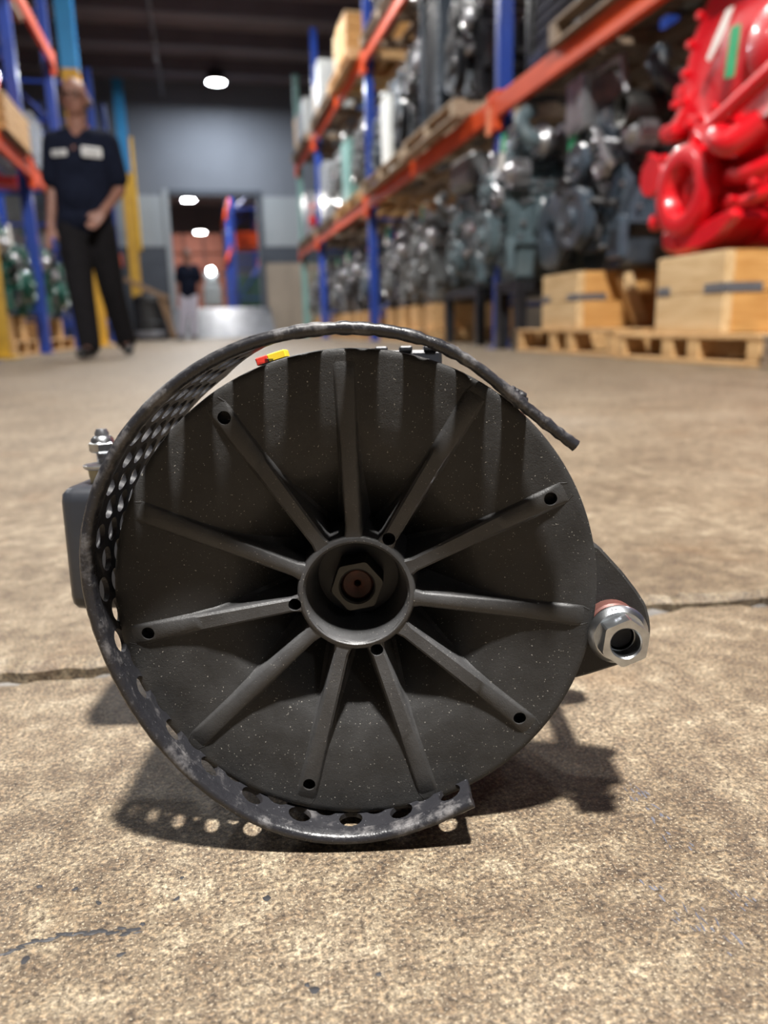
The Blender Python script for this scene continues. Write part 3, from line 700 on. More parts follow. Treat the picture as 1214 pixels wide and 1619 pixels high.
# ================================================================== ENGINES
def engine(label, mat, x0, y0, z0, W, H, D, seed, group='engines on the floor by the right rack', cat='engine', flip=False, metal='engine_metal', tags=(), lod=0, style=0):
    """front face at x0 (towards the aisle), body runs away from the aisle; W along y, H height"""
    R = random.Random(seed); sg = -1 if flip else 1
    t = thing('diesel_engine', label, cat, (x0, y0, z0), group=group)
    def V(a, s, z): return Vector((sg*a, s, z))
    X1 = Vector((sg, 0, 0))
    # oil pan
    b = B(); prism(b, [(-.30*W, .22*H), (.30*W, .22*H), (.24*W, .03*H), (.16*W, 0), (-.16*W, 0), (-.24*W, .03*H)], V(.10*D, 0, 0), (0, 1, 0), (0, 0, 1), X1*(.75*D), .012); obj('oil_pan', b, mat, t)
    # block with ribs
    b = B(); box(b, V(.5*D, 0, .40*H), (.86*D, .62*W, .38*H), .02)
    for k in range(5): box(b, V((.16+.17*k)*D, 0, .40*H), (.03*D, .66*W, .32*H), .006)
    box(b, V(.5*D, 0, .23*H), (.9*D, .70*W, .035*H), .006)
    obj('engine_block', b, mat, t)
    b = B(); box(b, V(.5*D, 0, .655*H), (.84*D, .50*W, .14*H), .015)
    for k in range(6): cyl(b, V((.14+.14*k)*D, -.25*W, .66*H), V((.14+.14*k)*D, -.29*W, .66*H), .045*H, .04*H, 10)
    obj('cylinder_head', b, mat, t)
    vc = B(); box(vc, V(.5*D, -.02*W, .80*H), (.80*D, .36*W, .15*H), .03, seg=2); box(vc, V(.5*D, -.02*W, .735*H), (.84*D, .42*W, .025*H), .006); vco = obj('valve_cover', vc, metal if style == 1 else mat, t)
    b = B()
    for k in range(7):
        for s in (-1, 1): hexnut(b, V((.12+.126*k)*D, -.02*W+s*.195*W, .745*H), (0, 0, 1), .012, .018)
    o = obj('cover_bolts', b, metal, vco); o['kind'] = 'stuff'
    b = B(); cyl(b, V(.3*D, -.02*W, .87*H), V(.3*D, -.02*W, .91*H), .04, .036, 14, .006); obj('filler_cap', b, 'hose_black', vco)
    # front gear cover
    out = [(-.27, .16), (-.31, .30), (-.36, .40), (-.33, .52), (-.26, .60), (-.24, .74), (-.15, .80), (.06, .80), (.17, .74), (.22, .62), (.34, .54), (.37, .42), (.31, .28), (.26, .16), (.12, .10), (-.14, .10)]
    b = B(); prism(b, [(p*W, q*H) for p, q in out], V(.02*D, 0, 0), (0, 1, 0), (0, 0, 1), X1*(.06*D), .010)
    for k in range(4):
        p, q = R.uniform(-.2, .2), R.uniform(.34, .66); lathe(b, [(.09*W, 0), (.085*W, .025), (.05*W, .035), (.03*W, .03)], V(.02*D, p*W, q*H), -X1, 16)
    for p, q, p2, q2 in ((-.2, .2, 0, .5), (.22, .25, .02, .55), (-.25, .5, .1, .7)):
        tube(b, [V(.02*D, p*W, q*H), V(.015*D, (p+p2)/2*W, (q+q2)/2*H), V(.02*D, p2*W, q2*H)], .012, 6, 2)
    gc = obj('gear_cover', b, mat, t)
    b = B()
    for p, q in out: hexnut(b, V(.02*D, p*.93*W, (.45+(q-.45)*.93)*H), -X1, .014, .018)
    o = obj('flange_bolts', b, metal if seed % 2 else mat, gc); o['kind'] = 'stuff'
    # crank damper and belt pulleys
    def pulley(name, s, z, r, a0, th, m):
        b = B(); lathe(b, [(.0, -.3*th), (.30*r, -.3*th), (.34*r, .15*th), (.74*r, .15*th), (.78*r, 0), (r, 0), (r, .2*th), (.90*r, .35*th), (r, .5*th), (.90*r, .65*th), (r, .8*th), (r, th), (.3*r, th)], V(a0, s, z), X1, 28); return obj(name, b, m, t)
    pulley('crank_pulley', 0, .28*H, .155*H, -.10*D-.02, .075, mat)
    pulley('fan_pulley', .02*W, .56*H, .095*H, -.07*D-.02, .05, mat)
    pulley('idler_pulley', -.22*W, .50*H, .060*H, -.05*D-.02, .045, metal)
    if lod < 2: pulley('pump_pulley', .20*W, .44*H, .075*H, -.06*D-.02, .045, 'hose_black')
    # near-side accessories
    for k in range(2):
        b = B(); c = V((.26+.17*k)*D, -.40*W, .30*H); lathe(b, [(.02, -.01), (.052*H, .0), (.056*H, .02), (.056*H, .17*H), (.045*H, .19*H), (.02, .20*H)], c, (0, 0, 1), 18); obj('oil_filter', b, metal if k else mat, t)
    b = B(); c = V(.06*D, -.42*W, .62*H); lathe(b, [(.0, -.09), (.035*H, -.09), (.06*H, -.06), (.085*H, -.055), (.085*H, .05), (.06*H, .06), (.02, .06)], c, X1, 20)
    for k in range(8):
        a = k*PI/4; box(b, c+Vector((0, .083*H*math.cos(a), .083*H*math.sin(a))), (.10, .014, .014))
    obj('charging_alternator', b, metal, t)
    # exhaust manifold with branches
    b = B(); tube(b, [V(.15*D, -.36*W, .70*H), V(.5*D, -.38*W, .71*H), V(.85*D, -.36*W, .70*H)], .032*H, 8)
    for k in range(6): tube(b, [V((.16+.135*k)*D, -.24*W, .66*H), V((.16+.135*k)*D, -.33*W, .68*H), V((.19+.13*k)*D, -.37*W, .705*H)], .022*H, 7, 3)
    obj('exhaust_manifold', b, 'paint_black' if mat != 'paint_red' else mat, t)
    # turbocharger
    b = B(); c = V(.42*D, -.47*W, .80*H)
    lathe(b, [(.03, -.12), (.045*H, -.12), (.05*H, -.07), (.10*H, -.05), (.115*H, 0), (.10*H, .05), (.04*H, .07), (.04*H, .11), (.09*H, .13), (.10*H, .17), (.08*H, .21), (.03, .22)], c, X1*-1, 22); obj('turbocharger', b, metal if style != 2 else mat, t)
    b = B(); tube(b, [c+V(-.14, 0, .0), c+V(-.25, -.01, .02), c+V(-.29, .04*1, .12*H), c+V(-.20, .14*W, .20*H)], .045*H, 10); obj('intake_pipe', b, mat, t)
    # hoses and lines
    for k in range(5 if lod == 0 else 3):
        s = R.uniform(-.34, -.18); z = R.uniform(.3, .6); b = B()
        tube(b, [V(-.01, s*W, z*H), V(-.05, (s+R.uniform(-.1, .2))*W, (z+R.uniform(-.1, .12))*H), V(-.03, (s+R.uniform(.1, .35))*W, (z+R.uniform(-.05, .2))*H), V(.03, (s+.3)*W, (z+.14)*H)], R.choice((.010, .014, .022)), 7); obj('hose', b, R.choice(('hose_black', mat, metal)), t)
    for k in range(3):
        b = B(); z = .47+.05*k
        tube(b, [V(.10*D, -.34*W, z*H), V(.35*D, -.37*W, (z+.02)*H), V(.6*D, -.35*W, (z-.03)*H), V(.85*D, -.34*W, z*H)], .009, 6); obj('fuel_line', b, metal, t)
    # front mounting foot with a slot
    for s in (-1, 1):
        b = B(); prism(b, [(-.07*W, 0), (.07*W, 0), (.06*W, .17*H), (.03*W, .21*H), (-.03*W, .21*H), (-.06*W, .17*H)], V(.0, s*.29*W, .05*H), (0, 1, 0), (0, 0, 1), X1*.05, .006)
        ft = obj('mounting_foot', b, mat, t)
        b = B(); box(b, V(-.002, s*.29*W, .14*H), (.006, .045*W, .10*H), .002); obj('foot_slot', b, 'hose_black', ft)
    # bell housing at the far end, lifting eyes
    b = B(); bh = min(H, 1.3*W); lathe(b, [(.10*bh, 0), (.30*bh, .02), (.32*bh, .12), (.34*bh, .14), (.34*bh, .17), (.10*bh, .17)], V(.88*D, 0, .36*H), X1, 28); obj('bell_housing', b, mat, t)
    for a in (.12, .86):
        b = B(); c = V(a*D, .05*W, .90*H); lathe(b, [(.030, -.007), (.048, -.007), (.048, .007), (.030, .007)], c, X1, 14, True); box(b, c+Vector((0, 0, -.075)), (.014, .06, .08), .003); obj('lifting_eye', b, metal, t)
    # small fittings that glint
    b = B()
    for k in range(34 if lod == 0 else 20):
        a, s, z = R.choice(((-.005, R.uniform(-.3, .3), R.uniform(.14, .74)), (R.uniform(.1, .8)*D, -.335 if 1 else 0, R.uniform(.25, .58))))
        hexnut(b, V(a, s*W, z*H), (-X1 if a < 0 else Vector((0, -1, 0))), R.choice((.012, .016, .022)), R.choice((.02, .03)))
    o = obj('fittings', b, metal, t); o['kind'] = 'stuff'
    for (m, a, s, z, w_, h_) in tags:
        b = B(); box(b, V(a, s*W, z*H), (.004, w_, h_), .001, Matrix.Rotation(.12, 3, 'X')); q = obj('paper_tag', b, m, t); q['label'] = 'green paper tag' if m == 'tag_green' else 'white paper tag' if m == 'tag_white' else 'orange tag'
    return t

# ---- the bright red engine: its own front, seen large on the right edge
def red_engine():
    t = thing('diesel_engine', 'glossy bright red diesel engine on the timber crib at the right edge', 'engine', (2.02, 2.9, .43), group='engines on the floor by the right rack')
    o0 = Vector((2.02, 2.9, .43)); m = 'paint_red'
    def P(x, y, z): return Vector((x, y, z))-o0
    def part(name, b, mat=m, par=None): return obj(name, b, mat, par or t)
    X_ = Vector((1, 0, 0))
    # block, head, bell housing and pan behind the front
    b = B(); box(b, P(2.62, 2.86, .78), (.78, .46, .46), .025)
    for k in range(5): box(b, P(2.34+.14*k, 2.86, .78), (.03, .50, .40), .008)
    part('engine_block', b)
    b = B(); prism(b, [(-.20, 0), (.20, 0), (.16, -.155), (-.16, -.155)], P(2.2, 2.86, .60), (0, 1, 0), (0, 0, 1), X_*.8, .02); part('oil_pan', b)
    b = B(); box(b, P(2.62, 2.86, 1.10), (.76, .38, .20), .02); part('cylinder_head', b)
    b = B(); box(b, P(2.62, 2.86, 1.28), (.72, .30, .17), .04, seg=2); part('valve_cover', b)
    # round gear housing high on the front, with bolts along its rim
    gc = Vector((2.15, 2.86, 1.145)); r = .345
    b = B(); lathe(b, [(.0, .0), (.10, -.005), (.16, .012), (.29, .014), (.315, .0), (r, .0), (r+.012, .012), (r+.012, .06), (.30, .12), (.0, .12)], gc-o0-Vector((.06, 0, 0)), X_, 48); gh = part('gear_housing', b)
    hb = B(); hexnut(hb, (0, 0, 0), (-1, 0, 0), .017, .022); h0 = None
    for k in range(20):
        a = 2*PI*k/20+.1; c = gc-o0+Vector((-.062, .338*math.cos(a), .338*math.sin(a)))
        if h0 is None: h0 = part('housing_bolt', hb, m, gh); h0.location = c
        else: share(h0, gh, c)
    # web between housing and crank flange
    b = B(); prism(b, [(-.20, 1.02), (-.30, .92), (-.13, .86), (-.10, .62), (.02, .52), (.22, .52), (.30, .66), (.34, .80), (.43, .86), (.37, .98), (.34, 1.12), (.10, 1.0)], Vector((2.16, 2.86, 0))-o0, (0, 1, 0), (0, 0, 1), X_*.12, .018); part('front_web', b)
    # crank flange ring
    rc = Vector((2.02, 3.08, .70))-o0
    b = B(); lathe(b, [(.085, .05), (.092, .01), (.11, -.012), (.150, -.018), (.178, -.006), (.184, .02), (.178, .06), (.150, .075), (.150, .16), (.085, .16)], rc, X_, 48); rg = part('crank_flange', b)
    b = B(); lathe(b, [(.0, .03), (.03, .03), (.035, .045), (.088, .05), (.088, .14), (0, .14)], rc, X_, 32); part('flange_centre', b, m, rg)
    # water outlet stub on the far side, brackets
    b = B(); lathe(b, [(.045, -.03), (.082, -.03), (.088, -.015), (.088, .02), (.06, .05), (.055, .20), (.0, .20)], Vector((2.06, 3.34, .80))-o0, X_, 26); part('water_outlet', b)
    b = B(); cyl(b, P(2.12, 3.34, .80), P(2.16, 3.12, .84), .06, .075, 16); part('outlet_neck', b)
    b = B(); box(b, P(2.10, 3.27, .97), (.10, .13, .07), .02); tube(b, [P(2.1, 3.24, .98), P(2.12, 3.20, 1.05), P(2.14, 3.16, 1.12)], .045, 10); part('thermostat_housing', b)
    b = B(); prism(b, [(3.30, 1.10), (3.22, 1.22), (3.16, 1.10), (3.14, 1.06)], Vector((2.10, 0, 0))-o0, (0, 1, 0), (0, 0, 1), X_*.06, .01); cyl(b, P(2.08, 3.24, 1.12), P(2.12, 3.24, 1.12), .035, .035, 14, .006); part('lifting_bracket', b)
    b = B(); box(b, P(2.14, 3.16, 1.02), (.07, .06, .20), .015); part('riser', b)
    # skirt below the flange (pan rail and guard)
    b = B(); prism(b, [(3.26, .56), (3.24, .47), (3.15, .445), (2.95, .445), (2.84, .48), (2.72, .56), (2.78, .60), (2.95, .56), (3.1, .55)], Vector((2.04, 0, 0))-o0, (0, 1, 0), (0, 0, 1), X_*.20, .02); part('lower_skirt', b)
    b = B(); cyl(b, P(2.04, 3.33, .60), P(2.12, 3.22, .60), .035, .035, 14, .008); part('drain_stub', b)
    # slanting tube, pipes and ribs toward the right edge
    b = B(); cyl(b, P(2.0, 2.87, .90), P(2.03, 2.55, 1.03), .032, .032, 16, .006); part('slanting_tube', b)
    for z, r_ in ((.62, .024), (.72, .03)):
        b = B(); tube(b, [P(2.10, 2.88, z), P(2.08, 2.74, z-.01), P(2.14, 2.58, z+.03)], r_, 10); part('coolant_pipe', b)
    b = B(); box(b, P(2.24, 2.62, .88), (.22, .16, .20), .04, seg=2); part('fuel_pump', b)
    b = B(); lathe(b, [(.0, -.02), (.09, -.02), (.12, .0), (.12, .10), (.06, .14)], Vector((2.06, 2.66, 1.14))-o0, X_, 26); part('compressor_pulley', b)
    b = B(); tube(b, [P(2.10, 2.9, .93), P(2.02, 2.84, .86), P(2.02, 2.76, .82), P(2.08, 2.68, .88)], .055, 12); part('intake_elbow', b)
    for z in (1.28, 1.36, 1.44):
        b = B(); box(b, P(2.20, 2.58, z), (.16, .20, .04), .012); part('cooler_rib', b)
    b = B(); box(b, P(2.30, 2.60, 1.34), (.2, .22, .30), .02); part('oil_cooler', b)
    # tags on the gear housing
    b = B(); prism(b, [(2.865, 1.315), (2.905, 1.315), (2.965, 1.245), (3.012, 1.18), (2.995, 1.165), (2.955, 1.195), (2.905, 1.25)], Vector((2.058, 0, 0))-o0, (0, 1, 0), (0, 0, 1), Vector((-.006, 0, 0))); q = part('paper_tag', b, 'tag_white', gh); q['label'] = 'white sticker strip'
    b = B(); box(b, P(2.052, 2.85, 1.155), (.006, .055, .175), .001, Matrix.Rotation(.10, 3, 'X')); q = part('paper_tag', b, 'tag_green', gh); q['label'] = 'green paper tag'
    b = B()
    for (y, z) in ((3.26, .86), (3.36, .885), (3.05, .885), (3.13, .49), (3.10, .545), (2.93, .98), (3.02, .96), (2.88, .92), (3.2, 1.06), (2.78, .62), (2.66, .66), (2.6, 1.2), (2.7, 1.0)):
        hexnut(b, P(2.06, y, z), (-1, 0, 0), .017, .03)
    q = part('small_bolts', b); q['kind'] = 'stuff'
    return t
red_engine()

# ---- slate engine on the second crib
sl = engine('slate blue engine with a chrome lifting bar on the timber crib, beside the red one', 'paint_slate', 2.14, 4.12, .44, .98, 1.02, .95, 11, tags=(('tag_green', -.02, .18, .70, .09, .16),), style=1)
b = B(); lathe(b, [(.050, .02), (.056, -.02), (.078, -.03), (.085, 0), (.085, .16), (.05, .22), (.05, .02)], (-.04, -.42, .73), (1, 0, 0), 26); obj('exhaust_outlet', b, 'dark_steel', sl)
b = B(); tube(b, [(.0, .04, 1.0), (.0, -.28, 1.0), (.0, -.30, .98), (.0, -.36, .80), (.0, -.38, .72)], .018, 10, 3); obj('lifting_bar', b, 'engine_metal', sl)
b = B(); box(b, (.06, .10, .88), (.22, .26, .28), .02); box(b, (-.055, .02, .88), (.012, .07, .26), .003); obj('control_box', b, 'engine_metal', sl)
b = B(); lathe(b, [(.06, .02), (.065, -.02), (.17, -.03), (.215, -.01), (.22, .03), (.19, .06), (.06, .06)], (-.06, .32, .25), (1, 0, 0), 34); obj('front_ring', b, 'paint_slate', sl)

# ---- grey-teal engine at the blue post, on a dark stand
def stand(label, x0, x1, y0, y1, z1):
    t = thing('engine_stand', label, 'stand', ((x0+x1)/2, (y0+y1)/2, 0), group='black steel engine stands'); W = x1-x0; L = y1-y0
    for sx in (-1, 1):
        for sy in (-1, 1):
            b = B(); box(b, (sx*(W/2-.04), sy*(L/2-.04), z1/2), (.07, .07, z1), .004); obj('leg', b, 'paint_black', t)
    for sy in (-1, 1):
        b = B(); box(b, (0, sy*(L/2-.04), z1-.035), (W-.15, .06, .07), .004); obj('cross_rail', b, 'paint_black', t)
    for sx in (-1, 1):
        b = B(); box(b, (sx*(W/2-.04), 0, z1-.035), (.06, L-.15, .07), .004); obj('side_rail', b, 'paint_black', t)
    return t
stand('black steel stand under the teal grey engine', 2.0, 2.85, 4.77, 5.17, .44)
g3 = engine('teal grey engine with an orange tag in front of the blue rack post', 'paint_teal_grey', 1.93, 4.97, .44, .56, 1.0, .85, 12, tags=(('tag_orange', -.03, .12, .98, .08, .16), ('tag_white', -.03, -.30, .74, .08, .18), ('tag_green', -.035, -.36, .80, .07, .10)), style=0)
stand('black steel stand under the grey engine with the boxy top', 2.22, 3.0, 6.12, 7.0, .46)
g4 = engine('grey engine with a pale boxy top behind the blue rack post', 'paint_teal_grey', 2.24, 6.50, .46, 1.02, .92, .9, 13, lod=1, style=0)
b = B(); box(b, (.08, -.10, .90), (.30, .52, .26), .03); box(b, (-.075, -.10, .90), (.012, .46, .20), .006); obj('top_box', b, 'paint_grey', g4)
b = B(); box(b, (-.02, -.36, .45), (.05, .07, .06), .01); obj('red_cap', b, 'paint_red', g4)
for i, (y, h, m, lab) in enumerate(((7.72, .98, 'paint_grey', 'pale grey engine right after the boxy topped one'), (8.82, .95, 'paint_grey', 'pale grey engine just before the second blue rack post'), (10.1, .92, 'paint_slate', 'dark engine just past the second blue rack post'), (11.3, .92, 'paint_black', 'black engine in the middle of the third rack bay'), (12.45, .92, 'paint_grey', 'grey engine before the third blue rack post'), (13.9, .90, 'paint_black', 'black engine just past the third blue rack post'), (15.0, .90, 'paint_grey', 'grey engine at the far end of the right floor row'))):
    pallet(lab.replace('engine', 'engine pallet') if 0 else 'wooden pallet under the ' + lab, 2.14, 3.1, y-.5, y+.5, 0, 'wood_new' if i != 1 else 'wood_pale', .13, nst=3)
    bb = thing('timber_block', 'timber block bearing the ' + lab, 'block', (2.62, y, .13), group='timber blocks under engines')
    for k in range(2):
        q = B(); box(q, (0, -.28+.56*k, .12), (.84, .22, .24), .004); obj('beam_block', q, 'wood_new', bb, smooth=0)
    engine(lab, m, 2.20, y, .37, .98, h, .85, 20+i, lod=1, style=i % 2, tags=(('tag_green', -.03, -.2+.3*(i % 2), .86, .12, .13),) + ((('tag_white', -.03, .2, .8, .12, .12),) if i % 2 else ()))

# ================================================================== LOADS ON THE SHELVES
Z1, Z2 = 1.56+.066, 3.08+.066
def radiator(label, x0, y0, z0, W, H, D=.16, mat='paint_black', group='cooling packs on the lower shelf'):
    t = thing('radiator', label, 'radiator', (x0, y0, z0), group=group)
    b = B(); box(b, (D/2+.02, 0, H/2), (D, W*.86, H*.84), .004); obj('core', b, 'hose_black', t)
    n = 14
    fb = B(); box(fb, (0, 0, 0), (.012, W*.84, .010)); f0 = obj('fin', fb, mat, t); f0.location = (.012, 0, H*.10)
    for k in range(1, n): share(f0, t, (.012, 0, H*.10+k*H*.80/(n-1)))
    for s in (-1, 1):
        b = B(); box(b, (D/2, s*W*.465, H/2), (D+.04, W*.07, H), .008); obj('side_channel', b, mat, t)
    for z in (.04*H, .96*H):
        b = B(); box(b, (D/2, 0, z), (D+.05, W*.86, .08*H), .018); obj('tank', b, mat, t)
    b = B(); tube(b, [(-.0, W*.3, .93*H), (-.07, W*.3, .95*H), (-.10, W*.26, .88*H)], .035, 10); obj('inlet_neck', b, 'engine_metal', t)
    b = B(); cyl(b, (.05, -W*.2, .99*H), (.05, -W*.2, 1.05*H), .035, .03, 14, .005); obj('filler_cap', b, 'engine_metal', t)
    return t
def carton(label, c, s, mat, cat='box', group='boxes on the upper shelf', name='carton'):
    t = thing(name, label, cat, (c[0], c[1], c[2]), group=group)
    b = B(); box(b, (0, 0, s[2]*.46), (s[0], s[1], s[2]*.92), .006); obj('body', b, mat, t)
    for k in (-1, 1):
        b = B(); box(b, (0, k*s[1]*.25, s[2]*.95), (s[0]*1.01, s[1]*.49, s[2]*.06), .003, Matrix.Rotation(k*.03, 3, 'X')); obj('flap', b, mat, t)
    b = B(); box(b, (-s[0]/2-.001, 0, s[2]*.5), (.002, s[1]*.10, s[2]*.9)); obj('tape', b, 'strap', t)
    return t
SH = 'engines on the lower shelf'
def deckpal(label, y0, y1, z, mat='wood_old', x0=1.98): return pallet(label, x0, 3.2, y0, y1, z, mat, .12, 'pallets on the shelves', nst=3)
deckpal('weathered pallet on the lower shelf at the right edge', 2.9, 4.35, Z1)
deckpal('weathered pallet on the lower shelf before the first blue post', 4.45, 5.2, Z1, x0=2.2)
deckpal('pale edged pallet on the lower shelf past the first blue post', 5.75, 7.2, Z1, 'wood_grey', 1.90)
deckpal('pale edged pallet on the lower shelf below the white panel', 7.35, 9.2, Z1, 'wood_grey', 1.93)
deckpal('pallet on the lower shelf past the second blue post', 9.55, 11.2, Z1, 'wood_new')
deckpal('pallet on the lower shelf before the third blue post', 11.4, 13.1, Z1, 'wood_old')
deckpal('pallet on the lower shelf at the far end', 13.45, 15.4, Z1, 'wood_old')
zz = Z1+.12
radiator('tall black radiator on the lower shelf at the right edge', 2.12, 3.15, zz, .7, 1.05, .2)
radiator('tall black radiator on the lower shelf before the first blue post', 2.22, 4.80, zz, .75, 1.10, .2)
engine('black engine on the lower shelf between the two near radiators', 'paint_black', 2.30, 4.02, zz, .62, .95, .7, 41, SH, lod=1)
engine('black engine on the lower shelf just past the first blue post', 'paint_black', 2.12, 6.15, zz, .85, 1.15, .9, 42, SH, lod=1, style=1)
radiator('charcoal radiator standing on the lower shelf behind the pale pallet edge', 2.10, 6.95, zz, .55, 1.25, .2, 'paint_slate')
engine('black engine with glinting fittings on the lower shelf beside the white panel', 'paint_black', 2.12, 7.80, zz, .80, 1.20, .9, 43, SH, lod=1, style=1)
t = thing('wrapped_board', 'tall white wrapped panel standing on the lower shelf', 'panel', (2.06, 8.55, zz), group=None)
b = B(); box(b, (.04, 0, .37), (.08, .26, .74), .012); obj('panel', b, 'panel_white', t)
b = B(); cyl(b, (.04, .05, .74), (.04, .05, .80), .07, .06, 14, .01); obj('cap', b, 'carton_white', t)
engine('dark engine on the lower shelf behind the second blue post', 'paint_slate', 2.16, 9.05, zz, .60, 1.0, .85, 44, SH, lod=1)
engine('silver topped engine on the lower shelf past the second blue post', 'paint_grey', 2.12, 10.0, zz, .75, 1.1, .85, 45, SH, lod=1, style=1)
carton('pale green carton on the lower shelf in the third bay', (2.3, 10.75, zz), (.5, .45, .8), 'rack_teal', group='boxes on the lower shelf')
engine('grey engine on the lower shelf deep in the third bay', 'paint_grey', 2.12, 11.8, zz, .8, 1.1, .85, 46, SH, lod=1, style=1)
carton('grey film wrapped load on the lower shelf before the third post', (2.3, 12.7, zz), (.5, .5, .9), 'film', group='boxes on the lower shelf', name='wrapped_load')
engine('dark red engine on the lower shelf past the third blue post', 'paint_red', 2.12, 13.9, zz, .6, .75, .8, 47, SH, lod=1)
carton('film wrapped load at the far end of the lower shelf', (2.3, 14.9, zz), (.5, .6, .8), 'film', group='boxes on the lower shelf', name='wrapped_load')
# upper shelf of the right rack
z2 = Z2
deckpal('pallet on the upper shelf before the second blue post', 7.6, 9.25, z2, 'wood_old')
deckpal('pallet with yellow wood box on the upper shelf', 9.55, 11.0, z2, 'wood_new', 1.9)
deckpal('pallet on the upper shelf in the middle of the third bay', 11.15, 13.0, z2, 'wood_old', 1.93)
deckpal('pallet on the upper shelf at its far end', 13.5, 15.4, z2, 'wood_old', 1.93)
z2 += .12
engine('grey machine on the upper shelf before the second blue post', 'paint_grey', 2.05, 8.5, z2, .8, .8, .8, 51, 'loads on the upper shelf', lod=1, style=1)
def woodbox(label, c, s, group='loads on the upper shelf'):
    t = thing('wooden_box', label, 'crate', c, group=group); W, L, H = s
    for i in range(3):
        for sx in (-1, 1):
            b = B(); box(b, (sx*W/2, 0, (i+.5)*H/3), (.022, L, H/3-.006), .002); obj('side_plank', b, 'wood_new', t, smooth=0)
        for sy in (-1, 1):
            b = B(); box(b, (0, sy*(L/2-.011), (i+.5)*H/3), (W-.03, .022, H/3-.006), .002); obj('end_plank', b, 'wood_orange', t, smooth=0)
    b = B(); box(b, (0, 0, H+.012), (W+.03, L+.02, .022), .002); obj('lid', b, 'wood_pale', t, smooth=0)
    return t
woodbox('yellow wooden box on the upper shelf past the second blue post', (2.35, 10.15, z2), (.8, .6, .45))
carton('cream carton on the upper shelf behind the yellow wooden box', (2.3, 10.80, z2), (.6, .45, .55), 'carton_cream')
engine('maroon machine on the upper shelf in the third bay', 'paint_maroon', 2.25, 11.5, z2, .6, .75, .6, 52, 'loads on the upper shelf', lod=1)
carton('white carton on the upper shelf in the third bay', (2.2, 12.15, z2), (.5, .35, .62), 'carton_white')
carton('cream carton on the upper shelf before the third blue post', (2.25, 12.75, z2), (.5, .4, .5), 'carton_cream')
carton('white carton on the upper shelf past the third blue post', (2.2, 13.8, z2), (.5, .4, .55), 'carton_white')
carton('pale film wrapped load on the upper shelf', (2.2, 14.4, z2), (.5, .4, .48), 'film', name='wrapped_load')
woodbox('pale wooden box at the far end of the upper shelf', (2.3, 15.05, z2), (.6, .5, .55))

# ================================================================== LEFT RACK LOADS
LG = 'loads on the left rack'
def lpal(label, y0, y1, z, mat='wood_new', h=.13): return pallet(label, -2.55, -1.42, y0, y1, z, mat, h, 'pallets under the left rack', nst=3)
lpal('pale pallet at the foot of the left rack, in front of its blue post', 6.75, 7.72, 0, 'wood_new')
lpal('pale pallet at the foot of the left rack, behind its blue post', 8.08, 9.85, 0, 'wood_new')
for y, ln, lab in ((7.2, .7, 'timber block stack under the nearer green engine'), (8.9, 1.3, 'timber block stack under the farther green engine')):
    t = thing('timber_block', lab, 'block', (-1.95, y, .13), group='timber blocks under engines')
    for k in (-1, 1):
        b = B(); box(b, (0, k*ln*.36, .10), (.95, .16, .20), .004); obj('beam_block', b, 'wood_new', t, smooth=0)
engine('dark green engine under the left rack, in front of the blue post', 'paint_green', -1.42, 7.2, .33, .95, .85, .9, 61, 'green engines under the left rack', flip=True, lod=0, tags=(('tag_white', -.03, -.3, .72, .10, .16),))
engine('dark green engine under the left rack, behind the blue post', 'paint_green', -1.42, 8.95, .33, .95, .85, .9, 62, 'green engines under the left rack', flip=True, lod=0, tags=(('tag_white', -.03, .2, .2, .12, .14),))
zl = 1.58+.066
wbx = woodbox('pale wooden box with a film wrapped end on the lower shelf of the left rack', (-1.72, 7.18, zl+.012), (.90, 1.00, .24), LG)
b = B(); box(b, (.18, .435, .128), (.58, .14, .262), .012); obj('film_wrap', b, 'film', wbx)
carton('grey film wrapped bundle on the lower beam of the left rack, behind the blue post', (-1.50, 8.25, zl), (.40, .5, .46), 'film', group=LG, name='wrapped_load')
engine('red engine on top of the pale wooden box of the left rack', 'paint_red', -1.45, 7.05, zl+.285, .7, .66, .6, 63, LG, flip=True, lod=1)
engine('red machine on the lower shelf of the left rack, behind the blue post', 'paint_red', -1.62, 9.15, zl, .8, .75, .7, 64, LG, flip=True, lod=1)
carton('dark crate on the upper shelf of the left rack', (-1.85, 8.6, 3.17), (.8, 1.0, .5), 'board_brown', group=LG)
for i, (y, m) in enumerate(((13.4, 'paint_slate'), (14.2, 'paint_grey'), (15.6, 'paint_slate'), (16.3, 'paint_green'))):
    engine(('dark slate', 'grey', 'slate', 'green')[i] + ' engine on the farther left rack, ' + ('first', 'second', 'third', 'last')[i] + ' from the column', m, -1.5, y, zl, .7, .9, .7, 70+i, 'loads on the farther left rack', flip=True, lod=1)
# ================================================================== FAR END
t = thing('dock_ramp', 'shiny steel dock ramp leading up to the far doorway', 'ramp', (.55, 17.95, 0))
b = B(); prism(b, [(-.63, .012), (.62, .66), (.62, .63), (-.60, 0)], (-1.12, 0, 0), (0, 1, 0), (0, 0, 1), (2.24, 0, 0)); obj('plate', b, 'steel_plate', t)
for s in (-1, 1):
    b = B(); prism(b, [(-.5, 0), (.62, 0), (.62, .62), (-.5, .05)], (s*1.08-.02, 0, 0), (0, 1, 0), (0, 0, 1), (.04, 0, 0)); obj('side_skirt', b, 'dark_rubber', t)
for k in range(9):
    b = B(); yy = -.5+.125*k; zz_ = .012+(yy+.63)*.5184; box(b, (0, yy, zz_+.004), (2.1, .012, .008), 0, Matrix.Rotation(math.atan(.5184), 3, 'X')); obj('tread_bar', b, 'steel_plate', t)
t = thing('rubber_drum', 'dark rubber drum standing by the boards near the far wall', 'drum', (-.95, 17.12, 0))
